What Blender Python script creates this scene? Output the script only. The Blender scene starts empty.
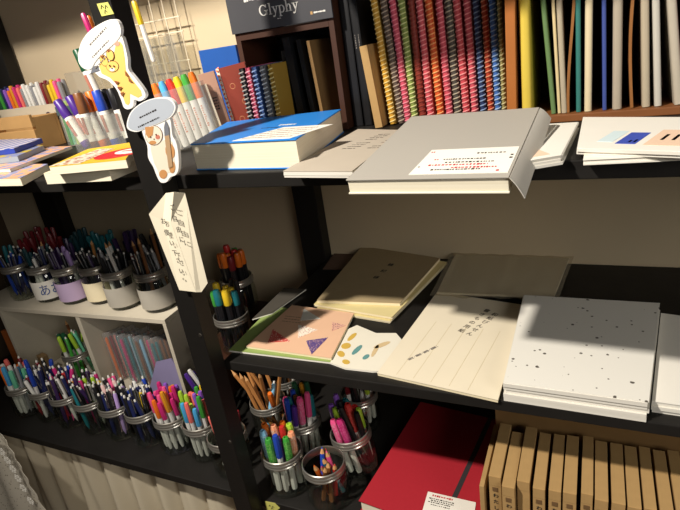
import bpy, bmesh, math, random
import numpy as np
from mathutils import Vector, Matrix

random.seed(7)
C = bpy.context.scene.collection
# ------------------------------------------------------------------ camera
CAM = Vector((0, 0, 1.25)); FPX = 532.0
d1 = np.array([-1145, -42, 532.]); d1 /= np.linalg.norm(d1)
dv = np.array([200, 1295, 532.]); dv -= d1 * dv.dot(d1); dv /= np.linalg.norm(dv)
RW, UW = -d1, -dv
DW = np.cross(RW, dv)
if DW[2] < 0: DW = -DW
MW = np.array([RW, DW, UW])
cam_d = bpy.data.cameras.new('camera'); cam = bpy.data.objects.new('camera', cam_d); C.objects.link(cam)
cam_d.sensor_fit = 'HORIZONTAL'; cam_d.sensor_width = 36; cam_d.lens = FPX / 680 * 36
cam_d.clip_start = 0.02
R3 = Matrix((( MW[0][0], -MW[0][1], -MW[0][2]), (MW[1][0], -MW[1][1], -MW[1][2]), (MW[2][0], -MW[2][1], -MW[2][2])))
cam.matrix_world = Matrix.Translation(CAM) @ R3.to_4x4()
bpy.context.scene.camera = cam

def ray(x, y): return MW @ np.array([(x - 340) / FPX, (y - 255) / FPX, 1.])
def atY(x, y, Y):
    r = ray(x, y); r = r * (Y / r[1]); return Vector((r[0], r[1], r[2] + 1.25))
def atZ(x, y, Z):
    r = ray(x, y); r = r * ((Z - 1.25) / r[2]); return Vector((r[0], r[1], r[2] + 1.25))

# ------------------------------------------------------------------ materials
def lin(h):
    h = h.lstrip('#'); o = []
    for i in (0, 2, 4):
        c = int(h[i:i + 2], 16) / 255
        o.append(c / 12.92 if c <= .04045 else ((c + .055) / 1.055) ** 2.4)
    return tuple(o)
MATS = {}
def mat(name, hexc, rough=.6, var=.12, scale=30, metal=0, spec=.4, bump=0, trans=0, alpha=1):
    if name in MATS: return MATS[name]
    m = bpy.data.materials.new(name); m.use_nodes = True; nt = m.node_tree
    b = nt.nodes['Principled BSDF']; c = lin(hexc)
    tc = nt.nodes.new('ShaderNodeTexCoord'); n = nt.nodes.new('ShaderNodeTexNoise')
    n.inputs['Scale'].default_value = scale; n.inputs['Detail'].default_value = 4
    nt.links.new(tc.outputs['Object'], n.inputs['Vector'])
    mx = nt.nodes.new('ShaderNodeMix'); mx.data_type = 'RGBA'
    mx.inputs['A'].default_value = (*[x * (1 - var) for x in c], 1)
    mx.inputs['B'].default_value = (*[min(1, x * (1 + var)) for x in c], 1)
    nt.links.new(n.outputs['Fac'], mx.inputs['Factor'])
    nt.links.new(mx.outputs['Result'], b.inputs['Base Color'])
    b.inputs['Roughness'].default_value = rough; b.inputs['Metallic'].default_value = metal
    b.inputs['Specular IOR Level'].default_value = spec
    if bump:
        bp = nt.nodes.new('ShaderNodeBump'); bp.inputs['Strength'].default_value = bump; bp.inputs['Distance'].default_value = .003
        nt.links.new(n.outputs['Fac'], bp.inputs['Height']); nt.links.new(bp.outputs['Normal'], b.inputs['Normal'])
    if trans: b.inputs['Transmission Weight'].default_value = trans
    if alpha < 1: b.inputs['Alpha'].default_value = alpha
    MATS[name] = m
    return m
def clear_mat(name, tint='#ffffff', gloss=.12, rough=.03, haze=0.0, hazecol='#ffffff'):
    """thin clear glass or film: tinted transmission with a fresnel reflection and optional haze"""
    if name in MATS: return MATS[name]
    m = bpy.data.materials.new(name); m.use_nodes = True; nt = m.node_tree; nt.nodes.clear()
    out = nt.nodes.new('ShaderNodeOutputMaterial')
    tr = nt.nodes.new('ShaderNodeBsdfTransparent'); tr.inputs['Color'].default_value = (*lin(tint), 1)
    gl = nt.nodes.new('ShaderNodeBsdfGlossy'); gl.inputs['Roughness'].default_value = rough
    lw = nt.nodes.new('ShaderNodeLayerWeight'); lw.inputs['Blend'].default_value = .5
    pw = nt.nodes.new('ShaderNodeMath'); pw.operation = 'POWER'; pw.inputs[1].default_value = 4.5
    ma = nt.nodes.new('ShaderNodeMath'); ma.operation = 'MULTIPLY_ADD'; ma.inputs[1].default_value = .55; ma.inputs[2].default_value = gloss * .2; ma.use_clamp = True
    nt.links.new(lw.outputs['Facing'], pw.inputs[0]); nt.links.new(pw.outputs[0], ma.inputs[0])
    mx = nt.nodes.new('ShaderNodeMixShader')
    nt.links.new(ma.outputs[0], mx.inputs['Fac']); nt.links.new(tr.outputs[0], mx.inputs[1]); nt.links.new(gl.outputs[0], mx.inputs[2])
    last = mx
    if haze:
        df = nt.nodes.new('ShaderNodeBsdfDiffuse'); df.inputs['Color'].default_value = (*lin(hazecol), 1)
        m2 = nt.nodes.new('ShaderNodeMixShader'); m2.inputs['Fac'].default_value = haze
        nt.links.new(mx.outputs[0], m2.inputs[1]); nt.links.new(df.outputs[0], m2.inputs[2]); last = m2
    nt.links.new(last.outputs[0], out.inputs['Surface'])
    MATS[name] = m
    return m
def pattern_mat(name, base, spot, kind='dots', scale=300, thr=.35, rough=.6):
    if name in MATS: return MATS[name]
    m = bpy.data.materials.new(name); m.use_nodes = True; nt = m.node_tree; b = nt.nodes['Principled BSDF']
    tc = nt.nodes.new('ShaderNodeTexCoord')
    mx = nt.nodes.new('ShaderNodeMix'); mx.data_type = 'RGBA'
    mx.inputs['A'].default_value = (*lin(base), 1); mx.inputs['B'].default_value = (*lin(spot), 1)
    cp = nt.nodes.new('ShaderNodeMath')
    if kind in ('dots', 'specks'):
        v = nt.nodes.new('ShaderNodeTexVoronoi'); v.inputs['Scale'].default_value = scale
        nt.links.new(tc.outputs['Object'], v.inputs['Vector'])
        cp.operation = 'LESS_THAN'; cp.inputs[1].default_value = thr
        if kind == 'specks':
            # only a few cells, each with its own size
            mul = nt.nodes.new('ShaderNodeMath'); mul.operation = 'POWER'; mul.inputs[1].default_value = 9
            sp = nt.nodes.new('ShaderNodeSeparateColor'); nt.links.new(v.outputs['Color'], sp.inputs[0])
            nt.links.new(sp.outputs[0], mul.inputs[0])
            m2 = nt.nodes.new('ShaderNodeMath'); m2.operation = 'MULTIPLY'; m2.inputs[1].default_value = thr
            nt.links.new(mul.outputs[0], m2.inputs[0])
            nt.links.new(v.outputs['Distance'], cp.inputs[0]); nt.links.new(m2.outputs[0], cp.inputs[1])
        else:
            nt.links.new(v.outputs['Distance'], cp.inputs[0])
    else:
        w = nt.nodes.new('ShaderNodeTexWave'); w.wave_type = 'BANDS'; w.bands_direction = kind[-1].upper()
        w.inputs['Scale'].default_value = scale; w.inputs['Distortion'].default_value = .6
        nt.links.new(tc.outputs['Object'], w.inputs['Vector']); cp.operation = 'GREATER_THAN'; cp.inputs[1].default_value = thr
        nt.links.new(w.outputs['Fac'], cp.inputs[0])
    nt.links.new(cp.outputs[0], mx.inputs['Factor']); nt.links.new(mx.outputs['Result'], b.inputs['Base Color'])
    b.inputs['Roughness'].default_value = rough
    MATS[name] = m
    return m
def layered(name, a, bcol, scale, rough=.8):
    """paper edges: fine horizontal sheet lines"""
    if name in MATS: return MATS[name]
    m = bpy.data.materials.new(name); m.use_nodes = True; nt = m.node_tree; b = nt.nodes['Principled BSDF']
    tc = nt.nodes.new('ShaderNodeTexCoord'); mp = nt.nodes.new('ShaderNodeMapping'); mp.inputs['Scale'].default_value = (3, 3, scale)
    n = nt.nodes.new('ShaderNodeTexNoise'); n.inputs['Scale'].default_value = 1; n.inputs['Detail'].default_value = 3
    nt.links.new(tc.outputs['Object'], mp.inputs['Vector']); nt.links.new(mp.outputs[0], n.inputs['Vector'])
    mx = nt.nodes.new('ShaderNodeMix'); mx.data_type = 'RGBA'
    mx.inputs['A'].default_value = (*lin(a), 1); mx.inputs['B'].default_value = (*lin(bcol), 1)
    nt.links.new(n.outputs['Fac'], mx.inputs['Factor']); nt.links.new(mx.outputs['Result'], b.inputs['Base Color'])
    b.inputs['Roughness'].default_value = rough; b.inputs['Specular IOR Level'].default_value = .2
    MATS[name] = m
    return m

# ------------------------------------------------------------------ mesh builder
class MB:
    def __init__(self): self.bm = bmesh.new()
    def box(self, lo, hi, bevel=0, M=None, mi=0):
        t = bmesh.new(); bmesh.ops.create_cube(t, size=1)
        lo = Vector(lo); hi = Vector(hi); s = hi - lo; c = (hi + lo) / 2
        for v in t.verts: v.co = Vector((v.co.x * s.x, v.co.y * s.y, v.co.z * s.z)) + c
        if bevel: bmesh.ops.bevel(t, geom=t.edges[:], offset=bevel, segments=2, affect='EDGES', profile=.6)
        return self.add(t, M, mi)
    def add(self, t, M=None, mi=0):
        if M is not None: bmesh.ops.transform(t, matrix=M, verts=t.verts[:])
        for f in t.faces: f.material_index = mi
        me = bpy.data.meshes.new('tmp'); t.to_mesh(me); t.free()
        self.bm.from_mesh(me); bpy.data.meshes.remove(me)
        return self
    def prism(self, pts, z0, z1, M=None, mi=0, bevel=0):
        t = bmesh.new()
        a = [t.verts.new((p[0], p[1], z0)) for p in pts]; b = [t.verts.new((p[0], p[1], z1)) for p in pts]
        t.faces.new(a[::-1]); t.faces.new(b)
        n = len(pts)
        for i in range(n): t.faces.new((a[i], a[(i + 1) % n], b[(i + 1) % n], b[i]))
        bmesh.ops.recalc_face_normals(t, faces=t.faces[:])
        if bevel: bmesh.ops.bevel(t, geom=t.edges[:], offset=bevel, segments=2, affect='EDGES')
        return self.add(t, M, mi)
    def hull_prism(self, bottom, top, mi=0):
        """closed solid between two loops of 3-D points"""
        t = bmesh.new(); a = [t.verts.new(p) for p in bottom]; b = [t.verts.new(p) for p in top]; n = len(a)
        t.faces.new(a[::-1]); t.faces.new(b)
        for i in range(n): t.faces.new((a[i], a[(i + 1) % n], b[(i + 1) % n], b[i]))
        bmesh.ops.recalc_face_normals(t, faces=t.faces[:])
        return self.add(t, None, mi)
    def lathe(self, prof, seg=20, M=None, mi=0, closed=False):
        t = bmesh.new(); rings = []
        for r, z in prof:
            if r < 1e-6: rings.append([t.verts.new((0, 0, z))])
            else: rings.append([t.verts.new((r * math.cos(2 * math.pi * k / seg), r * math.sin(2 * math.pi * k / seg), z)) for k in range(seg)])
        m = len(rings)
        for i in range(m if closed else m - 1):
            A, B = rings[i], rings[(i + 1) % m]
            for k in range(seg):
                k2 = (k + 1) % seg
                if len(A) == 1 and len(B) == 1: continue
                if len(A) == 1: t.faces.new((A[0], B[k2], B[k]))
                elif len(B) == 1: t.faces.new((A[k], A[k2], B[0]))
                else: t.faces.new((A[k], A[k2], B[k2], B[k]))
        bmesh.ops.recalc_face_normals(t, faces=t.faces[:])
        return self.add(t, M, mi)
    def tube(self, pts, r, seg=8, mi=0, flat=None):
        t = bmesh.new(); rings = []; pts = [Vector(p) for p in pts]; up = Vector((0, 0, 1))
        prev = None
        for i, p in enumerate(pts):
            d = (pts[min(i + 1, len(pts) - 1)] - pts[max(i - 1, 0)]).normalized()
            if prev is None:
                x = d.cross(up)
                if x.length < 1e-4: x = d.cross(Vector((1, 0, 0)))
            else: x = prev - d * prev.dot(d)
            x.normalize(); prev = x; y = d.cross(x)
            rings.append([t.verts.new(p + x * r * math.cos(2 * math.pi * k / seg) + y * (flat or r) * math.sin(2 * math.pi * k / seg)) for k in range(seg)])
        for A, B in zip(rings, rings[1:]):
            for k in range(seg): t.faces.new((A[k], A[(k + 1) % seg], B[(k + 1) % seg], B[k]))
        t.faces.new(rings[0][::-1]); t.faces.new(rings[-1])
        bmesh.ops.recalc_face_normals(t, faces=t.faces[:])
        return self.add(t, None, mi)
    def grid(self, f, nu, nv, mi=0, thick=0):
        t = bmesh.new()
        V = [[t.verts.new(f(i / nu, j / nv)) for j in range(nv + 1)] for i in range(nu + 1)]
        for i in range(nu):
            for j in range(nv): t.faces.new((V[i][j], V[i + 1][j], V[i + 1][j + 1], V[i][j + 1]))
        if thick:
            bmesh.ops.recalc_face_normals(t, faces=t.faces[:])
            bmesh.ops.solidify(t, geom=t.faces[:], thickness=thick)
        bmesh.ops.recalc_face_normals(t, faces=t.faces[:])
        return self.add(t, None, mi)
    def mesh(self, name, mats, smooth=False):
        me = bpy.data.meshes.new(name); self.bm.to_mesh(me); self.bm.free()
        for m in (mats if isinstance(mats, (list, tuple)) else [mats]): me.materials.append(m)
        if smooth:
            for p in me.polygons: p.use_smooth = True
            try: me.set_sharp_from_angle(angle=math.radians(42))
            except Exception: pass
        return me
    def build(self, name, mats, parent=None, smooth=False, M=None):
        return link(name, self.mesh(name, mats, smooth), parent, M)
def link(name, me, parent=None, M=None):
    o = bpy.data.objects.new(name, me); C.objects.link(o)
    if parent is not None: o.parent = parent
    if M is not None: o.matrix_basis = M
    return o
def tag(o, label, cat, group=None, kind=None):
    o['label'] = label; o['category'] = cat
    if group: o['group'] = group
    if kind: o['kind'] = kind
    return o
def empty(name, label, cat, loc=(0, 0, 0), M=None, group=None):
    o = bpy.data.objects.new(name, None); C.objects.link(o); o.empty_display_size = .02
    if M is not None: o.matrix_basis = M
    else: o.location = loc
    return tag(o, label, cat, group)
def struct(o): o['kind'] = 'structure'; return o
def T(x, y, z): return Matrix.Translation((x, y, z))
def RZ(deg): return Matrix.Rotation(math.radians(deg), 4, 'Z')
def RX(deg): return Matrix.Rotation(math.radians(deg), 4, 'X')
def RY(deg): return Matrix.Rotation(math.radians(deg), 4, 'Y')

def text_mesh(s, size, extrude=.0002, shear=0):
    cu = bpy.data.curves.new('lettering', 'FONT'); cu.body = s; cu.size = size; cu.extrude = extrude; cu.align_x = 'CENTER'; cu.align_y = 'CENTER'; cu.shear = shear
    cu.resolution_u = 3
    o = bpy.data.objects.new('lettering', cu); C.objects.link(o)
    bpy.context.view_layer.update()
    me = bpy.data.meshes.new_from_object(o.evaluated_get(bpy.context.evaluated_depsgraph_get()))
    bpy.data.objects.remove(o); bpy.data.curves.remove(cu)
    return me
def text(s, size, m, parent, M, name='lettering'):
    me = text_mesh(s, size); me.materials.clear(); me.materials.append(m)
    return link(name, me, parent, M)
def print_lines(name, m, parent, M, rows, rnd, dash=(.002, .005), gap=.0012, th=.0012):
    """small illegible print: rows of (x0, x1, y) filled with short raised dashes in the frame M"""
    mb = MB()
    for x0, x1, y in rows:
        x = x0
        while x < x1:
            l = min(rnd.uniform(*dash), x1 - x)
            if l > dash[0] * .4:
                h = th * rnd.uniform(.6, 1.2)
                mb.box((x, y - h / 2, 0), (x + l, y + h / 2, .00025))
            x += l + gap * rnd.uniform(.6, 1.6)
    return mb.build(name, m, parent, M=M)

# common materials
BLACKW = mat('black_painted_wood', '#1b1917', .55, .35, 25, bump=.25, spec=.3)
BLACKM = mat('black_board_face', '#161412', .5, .2, 60)
PLASTER = mat('beige_plaster', '#c0af92', .9, .06, 6, bump=.15, spec=.15)
PAPER = mat('white_paper', '#e9e5db', .8, .03, 20, spec=.2)
CREAMP = mat('cream_paper', '#e6d9b8', .8, .05, 30, spec=.2)
PAGES = layered('page_edges', '#efe9d6', '#d6cbb0', 900)
PAGEW = layered('white_page_edges', '#efece4', '#c9c3b6', 700)
INK = mat('black_ink', '#2a2624', .8, .1)
REDINK = mat('red_ink', '#b8323a', .8, .1)
BLUEINK = mat('blue_ink', '#33508f', .8, .1)
GREYINK = mat('grey_ink', '#77716c', .8, .1)
KRAFT = mat('kraft_card', '#ad8c5c', .8, .12, 60, spec=.2)
GLASS = clear_mat('jar_glass', '#f7f9f6', .25)
FILM = clear_mat('clear_film', '#f2f2f0', .3, .12, .1)
ACRYL = clear_mat('clear_acrylic', '#f0f0ec', .3, .05, .06)
BAND = mat('zinc_band', '#b9b5ac', .28, .12, 90, metal=.8)
WHITEWOOD = mat('whitewashed_wood', '#c9c0ad', .8, .12, 14, bump=.2)
PINE = mat('pine_wood', '#c59a63', .6, .18, 18, bump=.1)
BROWNW = mat('brown_wood', '#7a4a26', .55, .25, 16)
DKWOOD = mat('dark_brown_wood', '#3c2114', .55, .25, 18)

# ------------------------------------------------------------------ setting
o = MB().box((-3.2, 1.06, 0), (1.6, 1.16, 2.7)).build('wall_back', PLASTER); struct(o)
o = MB().box((-1.86, -2.6, 0), (-1.76, 1.06, 2.7)).build('blocker_wall_left', mat('dark_blocker_panel', '#4a3b2c', .7, .2, 8)); struct(o)  # unseen dark wall, added to block ambient light from the left
o = MB().box((-3.2, -2.6, -.1), (1.6, 1.06, 0)).build('floor', mat('brown_floor', '#6a5340', .6, .2, 5)); struct(o)

# ------------------------------------------------------------------ the black shelf
TOP, MID, BOT = 1.096, .769, .45
shelf = empty('display_shelf', 'tall black painted wooden shelf unit standing against the beige wall', 'shelf', (0, .8, 0))
def sh(name, lo, hi, m=BLACKW, bevel=.0015): return MB().box(lo, hi, bevel, T(0, -.8, 0)).build(name, m, shelf)
sh('board', (-1.70, .60, 1.0745), (.62, 1.055, TOP))
sh('board', (-.56, .60, .752), (.62, 1.055, MID))
sh('board', (-1.70, .60, .432), (.62, 1.055, BOT))
sh('board', (-1.70, .60, 1.665), (-.56, 1.055, 1.685))
sh('board', (-.44, .60, 1.44), (.62, 1.055, 1.462))  # unseen board, added to shade the spiral notebooks and the rack
for lo, hi in (((-.594, .567, 0), (-.556, .5995, 2.0)), ((-.618, 1.02, 0), (-.56, 1.055, 2.0)), ((-1.51, 1.02, 0), (-1.425, 1.055, 2.0)),
               ((-1.70, .56, 0), (-1.66, .5995, 2.0)), ((.64, .567, 0), (.68, .6, 2.0))):
    sh('post', lo, hi, BLACKM)
o = MB()
for z in (1.196, 1.02, .84, .62): o.lathe([(0, .0008), (.003, .0008), (.0035, 0)], 10, T(-.562, .567 - .8, z) @ RX(90))
o.build('screw', mat('dull_screw', '#55504a', .4, .1, metal=.8), shelf)
# small yellow stickers
STK = mat('lime_sticker', '#c9c56a', .6, .05)
def sticker(px, Y, label, c):
    pts = [atY(x, y, Y) for x, y in px]; cx = sum((p for p in pts), Vector()) / len(pts)
    r = empty('price_sticker', label, 'sticker', cx)
    MB().prism([(p.x - cx.x, p.z - cx.z) for p in pts], 0, .0006, RX(90)).build('backing', STK, r)
    mb = MB(); rnd = random.Random(c)
    for a, b in ((-.004, .003), (0, -.003), (.003, .002)):
        mb.tube([(a - .002, -.0008, b - .002), (a, -.0008, b + .002), (a + .0025, -.0008, b - .001)], .0006, 5)
    mb.build('mark', INK, r)
sticker([(97, 3.8), (108, 2), (114.3, 13.8), (102, 16.3)], .5665, 'yellow green sticker with a black scribble high on the black post', 1)
sticker([(265, 501), (275, 503), (280, 508), (273, 513), (267, 510)], .5995, 'yellow green sticker on the front edge of the bottom board', 2)

# ------------------------------------------------------------------ pens
PC = {'black': '#1a1a1d', 'navy': '#1c2350', 'blue': '#2547b0', 'sky blue': '#4aa3d8', 'teal': '#1f6f78', 'green': '#3f9a3a', 'dark green': '#1f5135', 'lime': '#a8cf3c',
      'yellow': '#e3bf2b', 'amber': '#d68f25', 'orange': '#e2701f', 'red': '#c8302b', 'dark red': '#7b1f26', 'pink': '#e8568d', 'magenta': '#c42a72', 'salmon': '#f0746a',
      'violet': '#8a57c0', 'purple': '#4b2a86', 'white': '#e4e2dc', 'grey': '#8d8d90', 'brown': '#7a4d2b', 'kraft brown': '#b47c46', 'mint': '#6fc7a0', 'pale pink': '#f0c8c4',
      'lilac': '#b79ad6', 'dark purple': '#35204e', 'dark teal': '#164048', 'peach': '#f0a27a', 'light blue': '#86bfe0'}
def pm(c, gl=.35): return mat('plastic_' + c.replace(' ', '_'), PC[c], gl, .06, 50, spec=.5)
CLEARB = mat('frosted_barrel', '#d9d6d2', .3, .05, 40, spec=.5)
CACHE = {}
def pen_meshes(kind, col):
    k = (kind, col)
    if k in CACHE: return CACHE[k]
    c = pm(col); out = []
    S = 8
    if kind == 'marker':
        L = .140; R = .0064
        out.append(('barrel', MB().lathe([(0, 0), (.0035, .001), (.0052, .006), (.0052, .09)], S).mesh('barrel', pm('white') if col not in ('black', 'navy') else pm('black'), True)))
        out.append(('cap', MB().lathe([(.0054, .086), (.0062, .088), (.0060, .134), (.0048, .139), (0, .140)], S).mesh('cap', c, True)))
    elif kind == 'gel':
        L = .145; R = .0059
        out.append(('barrel', MB().lathe([(0, 0), (.003, .002), (.0046, .012), (.0046, .1)], S).mesh('barrel', CLEARB, True)))
        out.append(('cap', MB().lathe([(.0049, .094), (.0057, .096), (.0054, .138), (.0039, .1435), (0, .145)], S).mesh('cap', c, True)))
    elif kind == 'ball':
        L = .140; R = .0053
        out.append(('barrel', MB().lathe([(0, 0), (.0008, .001), (.0045, .016), (.0050, .05), (.0048, .126), (.0033, .129), (0, .129)], S).mesh('barrel', c, True)))
        out.append(('button', MB().lathe([(.0025, .128), (.0025, .133), (.0016, .135), (0, .135)], S).mesh('button', pm('white' if col != 'white' else 'grey'), True)))
        out.append(('clip', MB().box((-.0012, -.0066, .088), (.0012, -.0044, .127)).mesh('clip', mat('pen_chrome', '#b9b9bb', .25, .05, metal=.9))))
    elif kind == 'pencil':
        L = .172; R = .0047
        pcol = c if col != 'kraft brown' else mat('kraft_pencil_wood', '#b47a42', .6, .15, 60)
        out.append(('shaft', MB().lathe([(0, 0), (.0042, 0), (.0042, .158)], 6).mesh('shaft', pcol)))
        out.append(('point', MB().lathe([(.0042, .158), (.001, .169), (.0008, .170), (0, .172)], 6).mesh('point', [mat('pencil_wood', '#cf9c66', .7, .1)], False)))
    elif kind == 'stub':   # short colouring pencil
        L = .09; R = .0048
        out.append(('shaft', MB().lathe([(0, 0), (.0045, 0), (.0045, .078)], 6).mesh('shaft', c)))
        out.append(('point', MB().lathe([(.0045, .078), (.0018, .087)], 6).mesh('point', mat('pencil_wood', '#cf9c66', .7, .1))))
        out.append(('lead', MB().lathe([(.0019, .0868), (.0004, .0902), (0, .0904)], 6).mesh('lead', c)))
    elif kind == 'crayon':
        L = .132; R = .0078
        light = {'green': '#8fd46a', 'lime': '#dbe88a', 'light blue': '#d7ecf8', 'peach': '#f8d9c4', 'orange': '#f6b25a', 'purple': '#8a78c4', 'pink': '#f4a0ba', 'red': '#ef6a62', 'magenta': '#e06aa0', 'teal': '#5aa6ad'}
        pat = pattern_mat('dotted_' + col.replace(' ', '_'), PC[col], light.get(col, '#ffffff'), 'dots', 420, .42, .45)
        out.append(('barrel', MB().lathe([(0, 0), (.0055, 0), (.0060, .004), (.0060, .075)], 8).mesh('barrel', pm('white'), True)))
        out.append(('cap', MB().lathe([(.0066, .07), (.0076, .072), (.0076, .124)], 8).mesh('cap', pat, True)))
        out.append(('end_plug', MB().lathe([(.0076, .124), (.0056, .131), (.0035, .132), (.003, .128), (0, .128)], 8).mesh('end_plug', c, True)))
    elif kind == 'brush':
        L = .150; R = .0066
        out.append(('barrel', MB().lathe([(0, 0), (.0045, .002), (.0056, .01), (.0056, .10)], S).mesh('barrel', pm('black'), True)))
        out.append(('cap', MB().lathe([(.0058, .096), (.0064, .099), (.0064, .144), (.005, .149), (0, .150)], S).mesh('cap', c, True)))
    elif kind == 'fat':
        L = .146; R = .0088
        out.append(('barrel', MB().lathe([(0, 0), (.006, .002), (.0076, .01), (.0076, .113)], S).mesh('barrel', pm('black'), True)))
        out.append(('cap', MB().lathe([(.0078, .110), (.0086, .112), (.0084, .139), (.0066, .145), (0, .146)], 10).mesh('cap', c, True)))
    CACHE[k] = (out, L, R)
    return CACHE[k]
KNAME = {'marker': ('marker', 'capped marker', 'marker'), 'gel': ('gel_pen', 'capped gel pen', 'pen'), 'ball': ('ballpoint_pen', 'click ballpoint pen', 'pen'),
         'pencil': ('pencil', 'sharpened pencil', 'pencil'), 'stub': ('colouring_pencil', 'short colouring pencil', 'pencil'),
         'crayon': ('dotted_marker', 'dotted cap marker', 'marker'), 'fat': ('chunky_marker', 'chunky black barrelled marker', 'marker'), 'brush': ('brush_marker', 'black barrelled marker', 'marker')}
def put_pen(kind, col, base, direction, where, spin=0, scale=1, label=None, group=None):
    parts, L, R = pen_meshes(kind, col)
    nm, ph, cat = KNAME[kind]
    q = Vector((0, 0, 1)).rotation_difference(Vector(direction).normalized())
    M = Matrix.Translation(base) @ q.to_matrix().to_4x4() @ RZ(spin) @ Matrix.Diagonal((1, 1, scale, 1))
    r = empty(nm, label or f'{col} {ph} in the {where}', cat, M=M, group=group or f'{col} {ph}s in the {where}')
    for n, me in parts: link(n, me, r)
    return r
def pack(n, Ls, Rs, rb, rr, zb, zr, seed, lean, bias=(0, 0)):
    """n straight pens standing in a round jar without touching: positions at the base and at the rim height"""
    rng = np.random.default_rng(seed)
    a = rng.uniform(0, 2 * np.pi, n); rad = np.sqrt(rng.uniform(0, 1, n))
    p1 = np.stack([np.cos(a), np.sin(a)], 1) * (rad * (rr - .006))[:, None]
    p0 = p1 * (1 - lean) + rng.normal(0, .007, (n, 2)) - np.array(bias) * .02
    p1 = p1 + np.array(bias) * .01
    Ls = np.array(Ls); Rs = np.array(Rs)
    md = (Rs[:, None] + Rs[None, :]) * 1.14
    for it in range(420):
        for t in (0, .2, .4, .6, .8, 1.0, 1.2, 1.4, 1.65):
            P = p0 + (p1 - p0) * t
            d = P[:, None] - P[None, :]; dist = np.sqrt((d ** 2).sum(2)) + 1e-9
            ov = np.clip(md - dist, 0, None); np.fill_diagonal(ov, 0)
            if ov.max() <= 0: continue
            push = (d / dist[..., None] * (ov * .5)[..., None]).sum(1) * .6
            w1 = min(1, max(0, t)); 
            p0 += push * (1 - w1) if t < 1 else 0
            p1 += push * (w1 if t < 1 else 1)
        for P, lim in ((p0, rb), (p1, rr)):
            l = lim - Rs; nn = np.sqrt((P ** 2).sum(1)) + 1e-9
            k = np.minimum(1, l / nn); P *= k[:, None]
    return p0, p1
PROF_O = [(0, 0), (.034, 0), (.0385, .003), (.0415, .012), (.0415, .056), (.039, .066), (.0375, .069), (.0375, .088)]
PROF_I = [(.0355, .088), (.0355, .068), (.0375, .064), (.0395, .055), (.0395, .013), (.036, .006), (0, .005)]
JAR = MB().lathe(PROF_O + PROF_I, 28).mesh('glass_body', GLASS, True)
BANDM = MB().lathe([(.0382, .071), (.0402, .072), (.0408, .0745), (.0396, .0765), (.0408, .0785), (.0408, .081), (.0396, .083), (.0404, .085), (.040, .0885), (.0382, .0895), (.0378, .088), (.0378, .072)], 28, closed=True).mesh('screw_band', BAND, True)
def jar(x, y, z, label, where, pens, seed, lean=.35, group='open glass jars holding pens', paper=None, ink=None, inkm=None, bias=(0, 0), rb=.033, zr=.088, tilt=None, hs=1):
    M = T(x, y, z) @ Matrix.Diagonal((1, 1, hs, 1))
    if tilt: M = M @ RY(tilt[0]) @ RX(tilt[1])
    r = empty('glass_jar', label, 'jar', M=M, group=group)
    link('glass_body', JAR, r); link('screw_band', BANDM, r)
    ang0 = math.degrees(math.atan2(-y, -x))
    if paper:
        pl = MB().grid(lambda u, v: Vector((.0422 * math.cos(math.radians(ang0 - 115 + 230 * u)), .0422 * math.sin(math.radians(ang0 - 115 + 230 * u)), .010 + v * .044)), 26, 1, thick=.0004).build('paper_label', paper, r, True)
        if ink:
            me = text_mesh(ink, .030); me.materials.clear(); me.materials.append(inkm)
            for v in me.vertices:
                an = math.radians(ang0) + v.co.x / .0428
                v.co = Vector((.0428 * math.cos(an) + v.co.z * math.cos(an), .0428 * math.sin(an) + v.co.z * math.sin(an), .032 + v.co.y))
            link('lettering', me, pl)
    L = []
    for kind, col, n in pens: L += [(kind, col)] * n
    rnd = random.Random(seed); rnd.shuffle(L)
    Rs = [pen_meshes(k, c)[2] for k, c in L]; Ls = [pen_meshes(k, c)[1] for k, c in L]
    p0, p1 = pack(len(L), Ls, Rs, rb, .0335, .007, zr, seed, lean, bias)
    for i, (k, c) in enumerate(L):
        b = Vector((p0[i][0], p0[i][1], .0075)); t = Vector((p1[i][0], p1[i][1], zr))
        d = (t - b).normalized(); b = b + d * (.002 + Rs[i] * math.hypot(d.x, d.y))
        b, d = M @ b, (M.to_3x3() @ d)
        put_pen(k, c, b, d, where, rnd.uniform(0, 360), rnd.uniform(.88, 1.08))
    return r
JP = {}
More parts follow.
